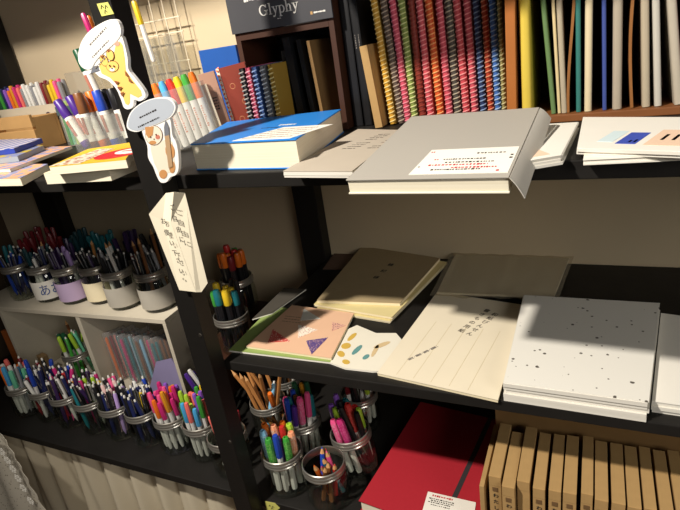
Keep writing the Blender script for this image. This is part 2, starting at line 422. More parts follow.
W = [('J1', -1.333, 0.684, 'open glass jar of white and orange markers at the lace end of the bottom board', 'white and orange marker jar by the lace', [('marker', 'white', 3), ('ball', 'dark red', 3), ('marker', 'orange', 2), ('marker', 'salmon', 2), ('marker', 'sky blue', 2), ('ball', 'grey', 3), ('marker', 'mint', 2)], .8),
     ('J2', -1.249, 0.688, 'open glass jar of dark blue and white pens, second from the lace', 'second jar from the lace', [('ball', 'navy', 8), ('ball', 'white', 3), ('ball', 'dark red', 3), ('gel', 'blue', 3), ('ball', 'black', 2)], .85),
     ('J3', -1.165, 0.684, 'open glass jar of navy, white and crimson ballpoints, third from the lace', 'third jar from the lace', [('ball', 'navy', 4), ('ball', 'blue', 2), ('ball', 'white', 2), ('ball', 'magenta', 3), ('ball', 'red', 2), ('ball', 'black', 5), ('ball', 'dark purple', 2)], .85),
     ('J4', -1.080, 0.684, 'open glass jar with amber and magenta ballpoints, fourth from the lace', 'fourth jar from the lace', [('ball', 'amber', 2), ('ball', 'magenta', 3), ('ball', 'dark purple', 4), ('ball', 'lime', 2), ('ball', 'teal', 2), ('ball', 'black', 5), ('ball', 'white', 2)], .85),
     ('J5', -0.996, 0.684, 'open glass jar of black, pink and mint ballpoints, fifth from the lace', 'fifth jar from the lace', [('ball', 'black', 9), ('ball', 'navy', 2), ('ball', 'pale pink', 3), ('ball', 'mint', 2), ('ball', 'pink', 2), ('ball', 'lilac', 2), ('ball', 'yellow', 1)], .85),
     ('J6', -0.912, 0.684, 'open glass jar of deep navy ballpoints between pink pens and black pens', 'jar of deep navy ballpoints', [('ball', 'navy', 8), ('ball', 'black', 6), ('ball', 'yellow', 1), ('ball', 'white', 2), ('ball', 'red', 1), ('ball', 'blue', 2)], .85),
     ('J7', -0.827, 0.684, 'open glass jar of hot pink and orange gel pens on the bottom board', 'jar of hot pink gel pens', [('gel', 'magenta', 7), ('gel', 'pink', 4), ('gel', 'orange', 3), ('gel', 'violet', 2), ('gel', 'amber', 2), ('gel', 'blue', 1)], .75),
     ('J8', -0.743, 0.684, 'open glass jar of pastel capped gel pens beside the black post', 'jar of pastel pens by the post', [('gel', 'green', 3), ('gel', 'sky blue', 4), ('gel', 'lime', 3), ('gel', 'salmon', 6), ('gel', 'violet', 2), ('gel', 'yellow', 1)], .75),
     ('J9', -0.658, 0.660, 'open glass jar of pale pink markers half hidden by the black post', 'jar of pale pink markers', [('marker', 'pale pink', 3), ('gel', 'dark red', 2), ('marker', 'salmon', 1)], .75)]
for i, (k, x, y, lab, wh, pens, lean) in enumerate(W): jar(x, y, BOT + .0004, lab, wh, pens, 11 + i, lean)
# ------------------------------------------------------------------ white crate
CX0, CX1, CY0, CY1, CZ1 = -1.475, -.892, .778, .992, .70
cr = empty('wooden_crate', 'whitewashed wooden crate with two open compartments under the row of jars', 'crate', M=T((CX0 + CX1) / 2, CY0 + .012, BOT + .0003) @ RZ(2.6))
def cb(name, lo, hi, m=WHITEWOOD): 
    return MB().box(lo, hi, .001, T(-(CX0 + CX1) / 2, -CY0, -BOT)).build(name, m, cr)
cb('top_board', (CX0 - .10, CY0, CZ1 - .012), (CX1, CY1, CZ1))
cb('bottom_board', (CX0, CY0 + .004, BOT), (CX1, CY1, BOT + .012))
cb('side_panel', (CX1 - .010, CY0, BOT + .012), (CX1, CY1, CZ1 - .012))
cb('side_panel', (CX0, CY0, BOT + .012), (CX0 + .011, CY1, CZ1 - .012))
cb('divider', (-1.186, CY0 + .002, BOT + .012), (-1.172, CY1 - .01, CZ1 - .012))
cb('back_panel', (CX0 + .011, CY1 - .01, BOT + .012), (CX1 - .01, CY1, CZ1 - .012))
mb = MB(); rnd = random.Random(3)
for x, z, s in ((-1.08, .655, .006), (-1.075, .64, .010), (-1.05, .66, .012), (-1.10, .63, .008), (-1.02, .668, .009)):
    mb.lathe([(0, .0004), (s * .7, .0004), (s, 0)], 7, T(x, CY1 - .01, z) @ RX(90) @ Matrix.Diagonal((1, .7, 1, 1)))
mb.build('paint_stain', mat('brown_stain', '#6d4c2c', .8, .2), cr, M=T(-(CX0 + CX1) / 2, -CY0, -BOT))
# jars on the crate top
U = [(-1.437, .850, 'dark glass jar of blue pens at the far end of the crate top', 'jar at the far end of the crate top', [('ball', 'navy', 5), ('ball', 'blue', 3), ('gel', 'teal', 2), ('ball', 'black', 2)], None, None, None),
     (-1.337, .855, 'glass jar with a white paper label written in blue letters', 'jar labelled in blue letters', [('ball', 'navy', 3), ('pencil', 'grey', 1), ('ball', 'white', 1), ('gel', 'dark teal', 3), ('ball', 'black', 4)], PAPER, 'あお', BLUEINK),
     (-1.243, .858, 'glass jar with a lilac paper label on the crate top', 'jar with the lilac label', [('gel', 'dark purple', 4), ('ball', 'dark purple', 4), ('gel', 'lilac', 2), ('ball', 'black', 2)], mat('lilac_paper', '#b9a3c4', .8, .05), 'むらさき', mat('purple_ink', '#6a4a8c', .8, .1)),
     (-1.155, .872, 'glass jar with a cream paper label, set slightly back on the crate top', 'jar with the cream label', [('ball', 'white', 2), ('ball', 'black', 6), ('pencil', 'kraft brown', 1), ('ball', 'dark purple', 2)], CREAMP, 'はいいろ', INK),
     (-1.060, .855, 'glass jar with a plain grey paper label beside the cream labelled jar', 'jar with the grey label next to the cream label', [('ball', 'black', 7), ('pencil', 'white', 2), ('ball', 'grey', 3), ('gel', 'black', 2)], mat('grey_paper', '#aaa498', .85, .08, 40, bump=.1), None, None),
     (-.952, .860, 'glass jar with a grey paper label at the crate corner by the post', 'jar with the grey label at the crate corner', [('ball', 'black', 6), ('ball', 'grey', 4), ('ball', 'dark red', 1), ('pencil', 'brown', 3), ('ball', 'white', 1)], mat('grey_paper', '#aaa498'), None, None)]
for i, (x, y, lab, wh, pens, pp, ink, im) in enumerate(U): jar(x, y, CZ1 + .0004, lab, wh, pens, 31 + i, .5, paper=pp, ink=(ink if ink == 'あお' else None), inkm=im, bias=((-.5, .1) if i >= 4 else (0, 0)), hs=1.17)
# illegible ink scribbles on the other labels are part of the labels' look
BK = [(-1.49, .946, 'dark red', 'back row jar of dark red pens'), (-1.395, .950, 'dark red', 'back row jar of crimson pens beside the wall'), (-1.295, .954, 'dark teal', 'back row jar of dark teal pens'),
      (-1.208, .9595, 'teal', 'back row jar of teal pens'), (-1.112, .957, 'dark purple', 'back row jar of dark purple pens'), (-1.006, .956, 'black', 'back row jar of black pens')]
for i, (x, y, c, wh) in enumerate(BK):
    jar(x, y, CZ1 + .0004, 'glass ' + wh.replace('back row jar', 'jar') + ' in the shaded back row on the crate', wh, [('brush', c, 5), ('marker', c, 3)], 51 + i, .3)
# inside the crate
jar(-1.288, .828, BOT + .0128, 'glass jar of green pens inside the open crate compartment', 'jar of green pens inside the crate', [('ball', 'green', 4), ('gel', 'lime', 3), ('marker', 'dark green', 3), ('ball', 'mint', 2), ('pencil', 'brown', 1)], 61, .9, bias=(-2.2, .2), zr=.088)
o = MB().box((0, 0, 0), (.028, .02, .07), .003).build('stamp_block', mat('worn_tan_wood', '#8f744f', .7, .25, 70), M=T(-1.43, .80, BOT + .012) @ RZ(-12))
tag(o, 'small upright tan wooden block at the crate compartment edge', 'block')
o = MB().box((0, 0, 0), (.05, .012, .15), .002).build('orange_card', mat('orange_card', '#a85a24', .7, .2, 30), M=T(-1.55, .80, BOT + .0004) @ RZ(8))
tag(o, 'orange card standing in shade beyond the crate side', 'card')
# pen sets in clear sleeves, standing behind each other
ST = random.Random(5)
for i in range(7):
    x = -1.145 + i * .027; y = .855 + (i % 2) * .012
    s = empty('pen_set', 'clear sleeved pen set standing in the row inside the crate', 'pen set', M=T(x, y, BOT + .0125) @ RZ(62) @ RX(-4), group='clear sleeved pen sets in the crate')
    for k in range(5):
        MB().lathe([(0, 0), (.004, .002), (.004, .128), (.0025, .132), (0, .132)], 8, T(-.022 + k * .011, 0, .004)).build('pen', pm(ST.choice(['navy', 'dark purple', 'brown', 'teal', 'orange', 'dark red', 'light blue', 'magenta', 'salmon'])), s, True)
    MB().box((-.030, -.0055, .001), (.030, .0055, .15), .004).build('sleeve', FILM, s, True)
o = MB().prism([(0, 0), (.12, 0), (.12, .085), (.095, .115), (.045, .10)], 0, .004).build('lilac_folder', mat('lilac_plastic', '#8a82a6', .35, .06, 30, spec=.5), M=T(-1.0245, .80, BOT + .0132) @ RX(78))
tag(o, 'lilac plastic folder leaning inside the crate beside its end panel', 'folder')
# dark riser behind the post with two jars
o = empty('wooden_riser', 'dark wooden riser box standing behind the black post', 'box', (-.71, .9, BOT + .0004))
MB().box((-.108, -.11, .16), (.025, .115, .172), .001).build('top_board', DKWOOD, o)
for sx in (-.108, .013): MB().box((sx, -.08, 0), (sx + .012, .115, .16), .001).build('side_panel', DKWOOD, o)
MB().box((-.045, -.045, 0), (.045, .045, .04), .001).build('jar_block', DKWOOD, o, M=T(-.062, .045, .1722))
jar(-.772, .945, BOT + .2132, 'glass jar of red and orange capped markers behind the black post', 'jar of red and orange markers', [('fat', 'red', 3), ('fat', 'dark red', 2), ('fat', 'orange', 5), ('fat', 'green', 1)], 71, .35)
jar(-.727, .842, BOT + .1728, 'glass jar of yellow capped markers in front of the red capped ones', 'jar of yellow markers', [('fat', 'yellow', 5), ('fat', 'teal', 2), ('fat', 'green', 1), ('brush', 'black', 2)], 72, .4)
jar(-.777, .771, BOT + .0004, 'glass jar of glossy dark purple pens hidden behind the black post', 'jar of dark purple pens behind the post', [('gel', 'dark purple', 4), ('gel', 'purple', 3), ('gel', 'sky blue', 1), ('gel', 'white', 1)], 73, .9, bias=(-3.0, -.3))
# right hand jars
RJ = [(-.630, .778, 'glass jar of sharpened kraft brown pencils under the middle board', 'jar of kraft pencils', [('pencil', 'kraft brown', 9), ('marker', 'orange', 1), ('ball', 'light blue', 1)], 1.5),
      (-.640, .868, 'glass jar of assorted crayons standing behind the kraft pencils', 'jar behind the kraft pencils', [('marker', 'amber', 2), ('marker', 'red', 2), ('marker', 'black', 2), ('ball', 'brown', 2)], .4),
      (-.527, .745, 'glass jar of fat coloured markers in the middle of the shaded group', 'jar of fat coloured markers', [('crayon', 'pink', 2), ('marker', 'teal', 2), ('marker', 'amber', 2), ('marker', 'blue', 2), ('marker', 'purple', 1), ('marker', 'dark green', 2), ('marker', 'pink', 1), ('marker', 'brown', 1)], .35),
      (-.521, .650, 'glass jar of dotted cap markers at the front edge beside the post', 'jar of dotted cap markers at the front edge', [('crayon', 'green', 2), ('crayon', 'lime', 1), ('crayon', 'light blue', 2), ('crayon', 'peach', 2), ('crayon', 'orange', 2), ('crayon', 'purple', 1), ('marker', 'blue', 1), ('marker', 'red', 1)], .9),
      (-.398, .727, 'glass jar of slanted markers beside the red book', 'jar of slanted markers beside the red book', [('crayon', 'red', 2), ('crayon', 'magenta', 1), ('crayon', 'teal', 1), ('marker', 'violet', 2), ('marker', 'lime', 2), ('marker', 'black', 3), ('crayon', 'pink', 1)], 1.1),
      (-.44, .85, 'glass jar of orange and dark markers in the darkest corner under the board', 'jar in the darkest corner', [('marker', 'orange', 2), ('marker', 'dark red', 3), ('marker', 'lime', 2), ('brush', 'black', 3), ('marker', 'grey', 1)], .4)]
for i, (x, y, lab, wh, pens, lean) in enumerate(RJ): jar(x, y, BOT + (.0056 if i == 4 else .0004), lab, wh, pens, 81 + i, lean, bias=((-.9, .2) if i == 4 else (-.5, 0) if i == 0 else (0, 0)), tilt=((-7, 0) if i == 4 else None))
jar(-.428, .6435, BOT + .0004, 'glass jar of short colouring pencils in the front beside the red book', 'jar of short colouring pencils', [('stub', 'blue', 1), ('stub', 'teal', 1), ('stub', 'red', 2), ('stub', 'pink', 2), ('stub', 'brown', 2), ('stub', 'orange', 1)], 91, .9)

# ------------------------------------------------------------------ flat paper goods
def slab(name, label, cat, px, ztop, zbot, cover, pages, coverth=.0012, group=None, layers=1, jit=.0012, seed=1, pts=None, parts=('cover', 'page_block')):
    P = pts or [atZ(x, y, ztop) for x, y in px]
    c = sum((Vector((p[0], p[1], 0)) for p in P), Vector()) / len(P)
    r = empty(name, label, cat, (c.x, c.y, zbot), group=group)
    L = [(p[0] - c.x, p[1] - c.y) for p in P]
    h = ztop - zbot; rnd = random.Random(seed)
    mb = MB(); hh = (h - coverth) / layers
    for i in range(layers):
        dx, dy = (rnd.uniform(-jit, jit), rnd.uniform(-jit, jit)) if layers > 1 else (0, 0)
        s = 1 - rnd.uniform(0, .006)
        mb.prism([(x * s + dx, y * s + dy) for x, y in L], i * hh + (.0001 if i else 0), (i + 1) * hh)
    mb.build(parts[1], pages, r)
    MB().prism(L, h - coverth + .0001, h).build(parts[0], cover, r)
    return r, L, h
def frame_on(L, i0, i1, i3, z):
    """unit-ish frame on a quad's top: origin at corner i0, x to i1, y to i3"""
    o = Vector((*L[i0], z)); x = Vector((*L[i1], z)) - o; y = Vector((*L[i3], z)) - o
    ex = x.normalized(); ez = Vector((0, 0, 1)); ey = ez.cross(ex)
    return Matrix(((ex.x, ey.x, 0, o.x), (ex.y, ey.y, 0, o.y), (0, 0, 1, z), (0, 0, 0, 1))), x.length, y.dot(ey)

# --- middle board
SPECK = pattern_mat('speckled_white_card', '#e4e1d8', '#5c564e', 'specks', 150, .42, .8)
r, L, h = slab('writing_pad', 'thick white speckled pad at the front edge of the middle board', 'pad', [(504, 382), (649, 402), (660, 303), (524, 295)], MID + .030, MID + .0003, SPECK, PAGEW, layers=5, seed=4, jit=.002)
slab('writing_pad', 'plain white pad beside the speckled one at the frame edge', 'pad', [(652, 401), (760, 416), (760, 326), (661, 313)], MID + .018, MID + .0003, PAPER, PAGEW, layers=3, seed=6, jit=.0015)
WASHI = mat('cream_washi', '#e3d8c0', .75, .05, 14, bump=.1, spec=.2)
r, L, h = slab('washi_pad', 'large cream paper pad with vertical Japanese print on the middle board', 'pad', [(377, 373), (498, 400), (525, 305), (437, 292)], MID + .0055, MID + .0003, WASHI, CREAMP, .0008, seed=2)
F, wx, wy = frame_on(L, 0, 1, 3, h)
def slanted(word, p0, p1, size, root, zt, zb, m=INK):
    A, B = atZ(*p0, zt), atZ(*p1, zt); d = (B - A).normalized(); n = len(word)
    for k, ch in enumerate(word):
        p = A.lerp(B, 1 - (k + .5) / n)
        M = Matrix(((d.y, d.x, 0, p.x - root.location.x), (-d.x, d.y, 0, p.y - root.location.y), (0, 0, 1, zt - zb + .0002), (0, 0, 0, 1)))
        text(ch, size, m, root, M)
SOFT = mat('soft_ink', '#574f45', .8, .1)
slanted('書きもの用紙', (459, 333), (489, 309), .0115, r, MID + .0055, MID + .0003, SOFT)
slanted('和紙びんせん', (467, 336), (497, 313), .0115, r, MID + .0055, MID + .0003, SOFT)
slanted('一筆箋・便箋・葉書・封筒', (408, 360), (438, 346), .006, r, MID + .0055, MID + .0003, GREYINK)
mb = MB()
for k in range(5): mb.box((wx * (.16 + .15 * k), .006, 0), (wx * (.16 + .15 * k) + .0006, wy * .62, .0002))
mb.build('ruled_line', mat('faint_line', '#cfbf9b', .8, .05), r, M=F)
BAGP = [(430, 297), (558, 302), (574, 258), (455, 247)]
bag = [atZ(x, y, MID + .010) for x, y in BAGP]
c = sum(bag, Vector()) / 4
r = empty('envelope_pack', 'pack of beige envelopes in a crinkled clear bag against the wall', 'envelope pack', (c.x, c.y, MID + .0058))
MB().prism([((p.x - c.x) * .93, (p.y - c.y) * .9 + .009) for p in bag], .0002, .004).build('envelope', mat('beige_envelope', '#e6dfd0', .8, .05), r)
rnd = random.Random(9)
def bagf(u, v):
    p = bag[0].lerp(bag[1], u).lerp(bag[3].lerp(bag[2], u), v)
    return Vector((p.x - c.x, p.y - c.y, .0072 + .0025 * math.sin(u * 17 + v * 9) * math.sin(v * 23 + u * 5) * (1 - v) ** 2 + .0008 * math.sin(u * 40)))
MB().grid(bagf, 30, 14, thick=.0002).build('clear_bag', clear_mat('crinkled_film', '#f8f6f0', .12, .2, .12, '#e8dfca'), r, True)
BEIGE = mat('beige_notebook_cover', '#a89572', .8, .06, 40, spec=.2)
r, L, h = slab('notebook', 'beige soft notebook lying on top of the pile near the rear post', 'notebook', [(317, 300), (400, 303), (440, 258), (362, 246)], MID + .019, MID + .0125, BEIGE, CREAMP, .001, seed=12)
F, wx, wy = frame_on(L, 0, 1, 3, h)
slanted('雑記帳', (372, 281), (394, 262), .013, r, MID + .019, MID + .0125)
slab('notebook', 'cream paged notebook in the middle of the beige pile', 'notebook', [(314, 304), (392, 317), (447, 262), (366, 248)], MID + .0122, MID + .0063, mat('pale_cream', '#d8c890', .8, .05), CREAMP, .001, layers=3, seed=13)
slab('notebook', 'lowest cream notebook of the beige pile', 'notebook', [(316, 309), (390, 321), (444, 266), (366, 250)], MID + .006, MID + .0003, mat('pale_cream', '#d8c890', .8, .05), CREAMP, .001, layers=2, seed=14)
o = MB().prism([(0, 0), (.075, 0), (.05, .10), (-.005, .09)], 0, .001).build('brown_leaflet', mat('brown_leaflet', '#6d5648', .7, .2, 40), M=T(-.545, .972, MID + .0004) @ RZ(4))
tag(o, 'brown leaflet poking out behind the beige notebook pile', 'leaflet')
# fabric flag paper on green booklet
slab('booklet', 'green edged booklet under the pink paper with fabric flags', 'booklet', [(229, 350), (330, 362), (352, 318), (272, 306)], MID + .004, MID + .0003, mat('olive_green_card', '#8ca05a', .7, .08), PAPER, .0008)
PEACH = mat('peach_paper', '#dfb595', .7, .05, 20)
r, L, h = slab('greeting_card_set', 'peach card printed with four fabric triangle flags on the middle board', 'card', [(246, 346), (331, 358), (354, 313), (292, 305)], MID + .0085, MID + .0042, PEACH, CREAMP, .0008)
def flag(cx, cy, m, s=1., rot=0):
    a = [(-11, 4), (-8, -9), (10, 0)]
    P = []
    for x, y in a:
        x, y = x * s, y * s; t = math.radians(rot)
        q = atZ(cx + x * math.cos(t) - y * math.sin(t), cy + x * math.sin(t) + y * math.cos(t), MID + .0085)
        P.append((q.x - r.location.x, q.y - r.location.y))
    MB().prism(P, h + .0001, h + .0006).build('printed_flag', m, r)
flag(280, 340, pattern_mat('red_dot_cloth', '#c9534a', '#efd0c4', 'dots', 260, .3), 1.05, 8)
flag(308, 332, pattern_mat('cream_dot_cloth', '#f0e4d2', '#a8484a', 'dots', 300, .3), 1.0, -12)
flag(311, 318, mat('pale_grey_cloth', '#e0ded4', .8, .1), .95, 5)
flag(319, 344, pattern_mat('violet_dot_cloth', '#5b4680', '#d8b0a0', 'dots', 300, .3), 1.1, -35)
flag(339, 327, pattern_mat('pink_dot_cloth', '#d8a894', '#7a3a55', 'dots', 280, .3), .7, -12)
Fp, pw, ph_ = frame_on(L, 0, 1, 3, h)
print_lines('lettering', mat('card_print', '#8a6a54', .8, .1), r, Fp @ T(0, 0, .0001), [(pw * .10, pw * .42, ph_ * .72), (pw * .12, pw * .40, ph_ * .66), (pw * .12, pw * .36, ph_ * .60)], random.Random(22), (.003, .007), th=.0014)
# patterned paper with yellow leaves
OFFW = mat('offwhite_card', '#e2dccb', .75, .04)
WP = [(326, 361), (345, 368), (372, 371), (392, 371), (403, 341), (396, 333), (376, 333), (357, 325), (346, 330)]
r, L, h = slab('patterned_paper', 'white wavy edged paper with yellow and teal leaf print', 'paper', WP, MID + .0035, MID + .0004, OFFW, PAPER, .0006)
YEL = mat('mustard_print', '#c9a548', .8, .08); TEA = mat('teal_print', '#5f8f8d', .8, .08); SAND = mat('sand_print', '#cdb489', .8, .08)
def leaf(cx, cy, rx, ry, rot, m, nm='printed_leaf'):
    P = []
    for k in range(10):
        a = 2 * math.pi * k / 10; x, y = rx * math.cos(a), ry * math.sin(a); t = math.radians(rot)
        q = atZ(cx + x * math.cos(t) - y * math.sin(t), cy + x * math.sin(t) + y * math.cos(t), MID + .0035)
        P.append((q.x - r.location.x, q.y - r.location.y))
    MB().prism(P, h + .0001, h + .0004).build(nm, m, r)
for a in ((346, 346, 5, 3, -10), (341, 354, 4, 3, 20), (352, 337, 6, 2, -40), (346, 362, 4, 2.4, 10)): leaf(*a, YEL)
leaf(357, 350, 7, 2.2, -42, TEA); leaf(366, 357, 4, 2, -30, TEA); leaf(382, 345, 9, 2, -20, SAND); leaf(375, 351, 7, 2, -60, SAND)
slab('black_folder', 'dark grey glossy folder lying under the wavy paper', 'folder', [(330, 356), (402, 360), (418, 318), (352, 314)], MID + .0002 + .002, MID + .0003, mat('black_gloss', '#2d2b2b', .3, .1, spec=.5), BLACKM, .0006) if False else None
# dark flyers at the shelf end
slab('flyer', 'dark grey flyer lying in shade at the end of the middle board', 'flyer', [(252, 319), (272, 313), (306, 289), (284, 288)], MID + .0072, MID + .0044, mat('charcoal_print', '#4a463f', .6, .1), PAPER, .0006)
# --- bottom board: red book and kraft boxes
REDC = mat('red_cloth', '#a8222e', .65, .06, 150, bump=.05, spec=.3)
fl = atZ(361, 502, BOT + .027); 
M = T(fl.x - .006, fl.y + .002, BOT + .0005) @ RZ(-6.5)
rb = empty('red_notebook', 'large red hardback notebook with a dark ribbon lying on the bottom board', 'notebook', M=M)
bw, bd, bh = .205, .295, .026
MB().box((.003, .003, .002), (bw - .003, bd - .003, bh - .002)).build('page_block', PAGES, rb)
MB().prism([(0, 0), (bw, 0), (bw, bd), (.0, bd)], bh - .002, bh, bevel=.0005).build('cover', REDC, rb)
MB().prism([(0, 0), (bw, 0), (bw, bd), (.0, bd)], 0, .002, bevel=.0005).build('cover', REDC, rb)
MB().box((bw - .0022, 0, 0.002), (bw, bd, bh - .002)).build('spine', REDC, rb)
q0, q1 = M.inverted() @ atZ(472, 458, BOT + .028), M.inverted() @ atZ(452, 502, BOT + .028)
dr = (q1 - q0); 
def rib(u, v): 
    p = q0 + dr * (-1.6 + 3.4 * u)
    return Vector((p.x + (v - .5) * .009, max(.001, min(bd, p.y)), bh + .0004))
MB().grid(rib, 10, 1, thick=.0004).build('ribbon', mat('grey_ribbon', '#3a3638', .4, .1, spec=.5), rb)
la = [M.inverted() @ atZ(x, y, BOT + .0265) for x, y in ((428, 492), (476, 503), (470, 545), (417, 530))]
lab = MB().prism([(p.x, p.y) for p in la], bh + .0009, bh + .0014).build('price_label', PAPER, rb)
ex = (la[1] - la[0]).normalized(); ey = Vector((-ex.y, ex.x, 0)); 
F = Matrix(((ex.x, ey.x, 0, la[0].x), (ex.y, ey.y, 0, la[0].y), (0, 0, 1, bh + .0014), (0, 0, 0, 1)))
print_lines('lettering', REDINK, lab, F, [(.010, .046, -.006)], random.Random(1), (.002, .004), th=.0035)
print_lines('lettering', INK, lab, F, [(.006, .05, -.013), (.010, .05, -.017), (.006, .046, -.021), (.012, .045, -.026)], random.Random(2), (.001, .004), th=.002)
# kraft boxes
edges = [(489, 501.5), (503, 516), (517, 530), (533, 545.5), (548.6, 561.5), (563, 577), (581, 593.5), (595, 609), (612, 626.5), (628, 642.5), (644.7, 658), (661, 675.5), (678, 692), (695, 709)]
BH = .168
LET = 'わたしした'
nth = ['first', 'second', 'third', 'fourth', 'fifth', 'sixth', 'seventh', 'eighth', 'ninth', 'tenth', 'eleventh', 'twelfth', 'thirteenth', 'fourteenth']
for i, (a, b) in enumerate(edges):
    z = BOT + BH; 
    x0 = atY(a, 484 + (a - 490) * .13, .612).x; x1 = atY(b, 484 + (b - 490) * .13, .612).x
    w = x1 - x0 - .0005; dz = random.Random(i).uniform(-.004, .002); y0 = .612 + random.Random(i + 40).uniform(-.003, .003) - (.01 if i == 1 else 0)
    bx = empty('kraft_box', f'slim upright kraft card box, {nth[i]} from the red notebook in its row', 'box', (x0 + w / 2, y0, BOT + .0002), group='kraft card boxes on the bottom board')
    MB().box((-w / 2, 0, 0), (w / 2, .118, BH + dz), .0006).build('carton', KRAFT, bx)
    MB().box((-w / 2 + .0004, -.0006, BH + dz - .018), (w / 2 - .0004, .0, BH + dz - .0008)).build('flap', KRAFT, bx)
    if i not in (2, 7):
        MB().box((-.0038, -.001, BH + dz - .029), (.0038, -.0001, BH + dz - .0215)).build('stamp', mat('brown_ink', '#6d5233', .8, .2), bx)
        for k, ch in enumerate(LET): text(ch, .0085, INK, bx, T(.0005, -.0006, BH + dz - .038 - k * .0125) @ RX(90))
bk = MB().box((-.134, .75, BOT + .0003), (.30, .765, BOT + .195), .001).build('backing_board', mat('tan_board', '#8a6a40', .7, .15, 20))
tag(bk, 'tan wooden board standing upright behind the kraft boxes', 'board')
o = MB().box((0, 0, 0), (.007, .14, .15), .0008).build('kraft_divider', KRAFT, M=T(-.136, .606, BOT + .0003))
tag(o, 'thin pale kraft sheet standing between the red notebook and the boxes', 'sheet')

# --- top board, right of the post
def hard(name, label, px, ztop, zbot, cover, pages, cat='book'):
    P = [atZ(x, y, ztop) for x, y in px]; c = sum((Vector((p.x, p.y, 0)) for p in P), Vector()) / 4
    r = empty(name, label, cat, (c.x, c.y, zbot)); L = [Vector((p.x - c.x, p.y - c.y)) for p in P]; h = ztop - zbot
    MB().prism([v * .985 for v in L], .0018, h - .0018).build('page_block', pages, r)
    MB().prism(L, h - .0018, h, bevel=.0004).build('cover', cover, r); MB().prism(L, 0, .0018, bevel=.0004).build('cover', cover, r)
    return r, [(v.x, v.y) for v in L], h
BLUE = mat('bright_blue_cover', '#2b86dc', .45, .05, 20, spec=.5)
r, L, h = hard('blue_book', 'thick book with a bright blue cover lying on the top board', [(190, 144), (296, 139), (341, 109), (227, 122)], TOP + .040, TOP + .0003, BLUE, PAGES)
F, wx, wy = frame_on(L, 0, 1, 3, h)
MB().prism([(wx * .40, .006), (wx * .93, .006), (wx * 1.02, wy * .50), (wx * .56, wy * .50)], 0, .0004, F).build('paper_label', PAPER, r)
print_lines('lettering', mat('brown_print', '#8a6a58', .8, .1), r, F @ T(0, 0, .0004), [(wx * (.44 + .03 * k), wx * (.9 + .01 * k), .020 + .014 * k) for k in range(5)], random.Random(3), (.002, .006), th=.0028)
print_lines('title', PAPER, r, F @ T(0, 0, .0001), [(wx * .44, wx * .60, wy * .62)], random.Random(14), (.004, .006), th=.008)
print_lines('lettering', INK, r, F, [(wx * .32, wx * .5, wy * .52)], random.Random(4), (.003, .006), th=.004)
# list paper
r, L, h = slab('price_list_booklet', 'thin grey printed list booklet between the blue book and the grey book', 'booklet', [(283, 171), (352, 171), (405, 130), (358, 129)], TOP + .009, TOP + .0003, mat('warm_grey_paper', '#b9ae9e', .8, .04), PAGEW, .0008, layers=3, jit=.0006)
F, wx, wy = frame_on(L, 0, 1, 3, h)
print_lines('lettering', mat('list_print', '#4a443e', .8, .1), r, F, [(x + k * .0015, x + k * .0015 + l, wy * .45 + .011 * k) for k in range(9) for x, l in ((.02, .022), (.06, .03)) if (k + int(x * 50)) % 5], random.Random(5), (.003, .008), th=.0022)
# grey book, tipped over the front edge
M = T(-.236, .505, 1.0922) @ RZ(-2) @ RX(6.3)
gb = empty('grey_book', 'large pale grey catalogue with a white label jutting over the shelf edge', 'book', M=M)
gw, gd, gh = .168, .226, .017
GREY = mat('pale_grey_cover', '#a9a49b', .55, .03, 10, spec=.3)
MB().box((.001, .002, .0015), (gw - .001, gd - .001, gh - .0015)).build('page_block', PAGES, gb)
MB().box((0, 0, gh - .0015), (gw, gd, gh), .0004).build('cover', GREY, gb); MB().box((0, 0, 0), (gw, gd, .0015), .0004).build('cover', mat('torn_cream_cover', '#d8d2c0', .8, .1), gb)
LX0, LX1, LY0, LY1 = gw * .40, gw * .985, .010, .082
lb = MB().prism([(LX0, LY0), (LX1, LY0), (LX1, LY1), (LX0 + .004, LY1)], gh, gh + .0004).build('paper_label', PAPER, gb)
print_lines('lettering', REDINK, lb, T(0, 0, gh + .0004), [(LX0 + .014, LX0 + .075, .034), (LX0 + .016, LX0 + .022, .050), (LX0 + .04, LX0 + .085, .026), (LX1 - .012, LX1 - .008, .016), (LX0 + .006, LX0 + .010, .074)], random.Random(6), (.001, .003), th=.0035)
print_lines('lettering', INK, lb, T(0, 0, gh + .0004), [(LX0 + .026, LX0 + .07, .050), (LX0 + .03, LX0 + .08, .041), (LX0 + .058, LX0 + .088, .066), (LX0 + .02, LX0 + .07, .021), (LX0 + .004, LX0 + .007, .03), (LX1 - .005, LX1 - .002, .05), (LX1 - .005, LX1 - .002, .058)], random.Random(7), (.001, .003), th=.003)
SLV = mat('white_dust_sleeve', '#cfcac0', .5, .04, 12, spec=.4)
def slv(u, v):
    return Vector((gw + .0012 + v * .013, u * gd * 1.0 - .002, gh * .98 - v * .021 * (1 - .3 * u) + .002 * math.sin(v * 3)))
MB().grid(slv, 10, 6, thick=.0006).build('dust_sleeve', SLV, gb, True)
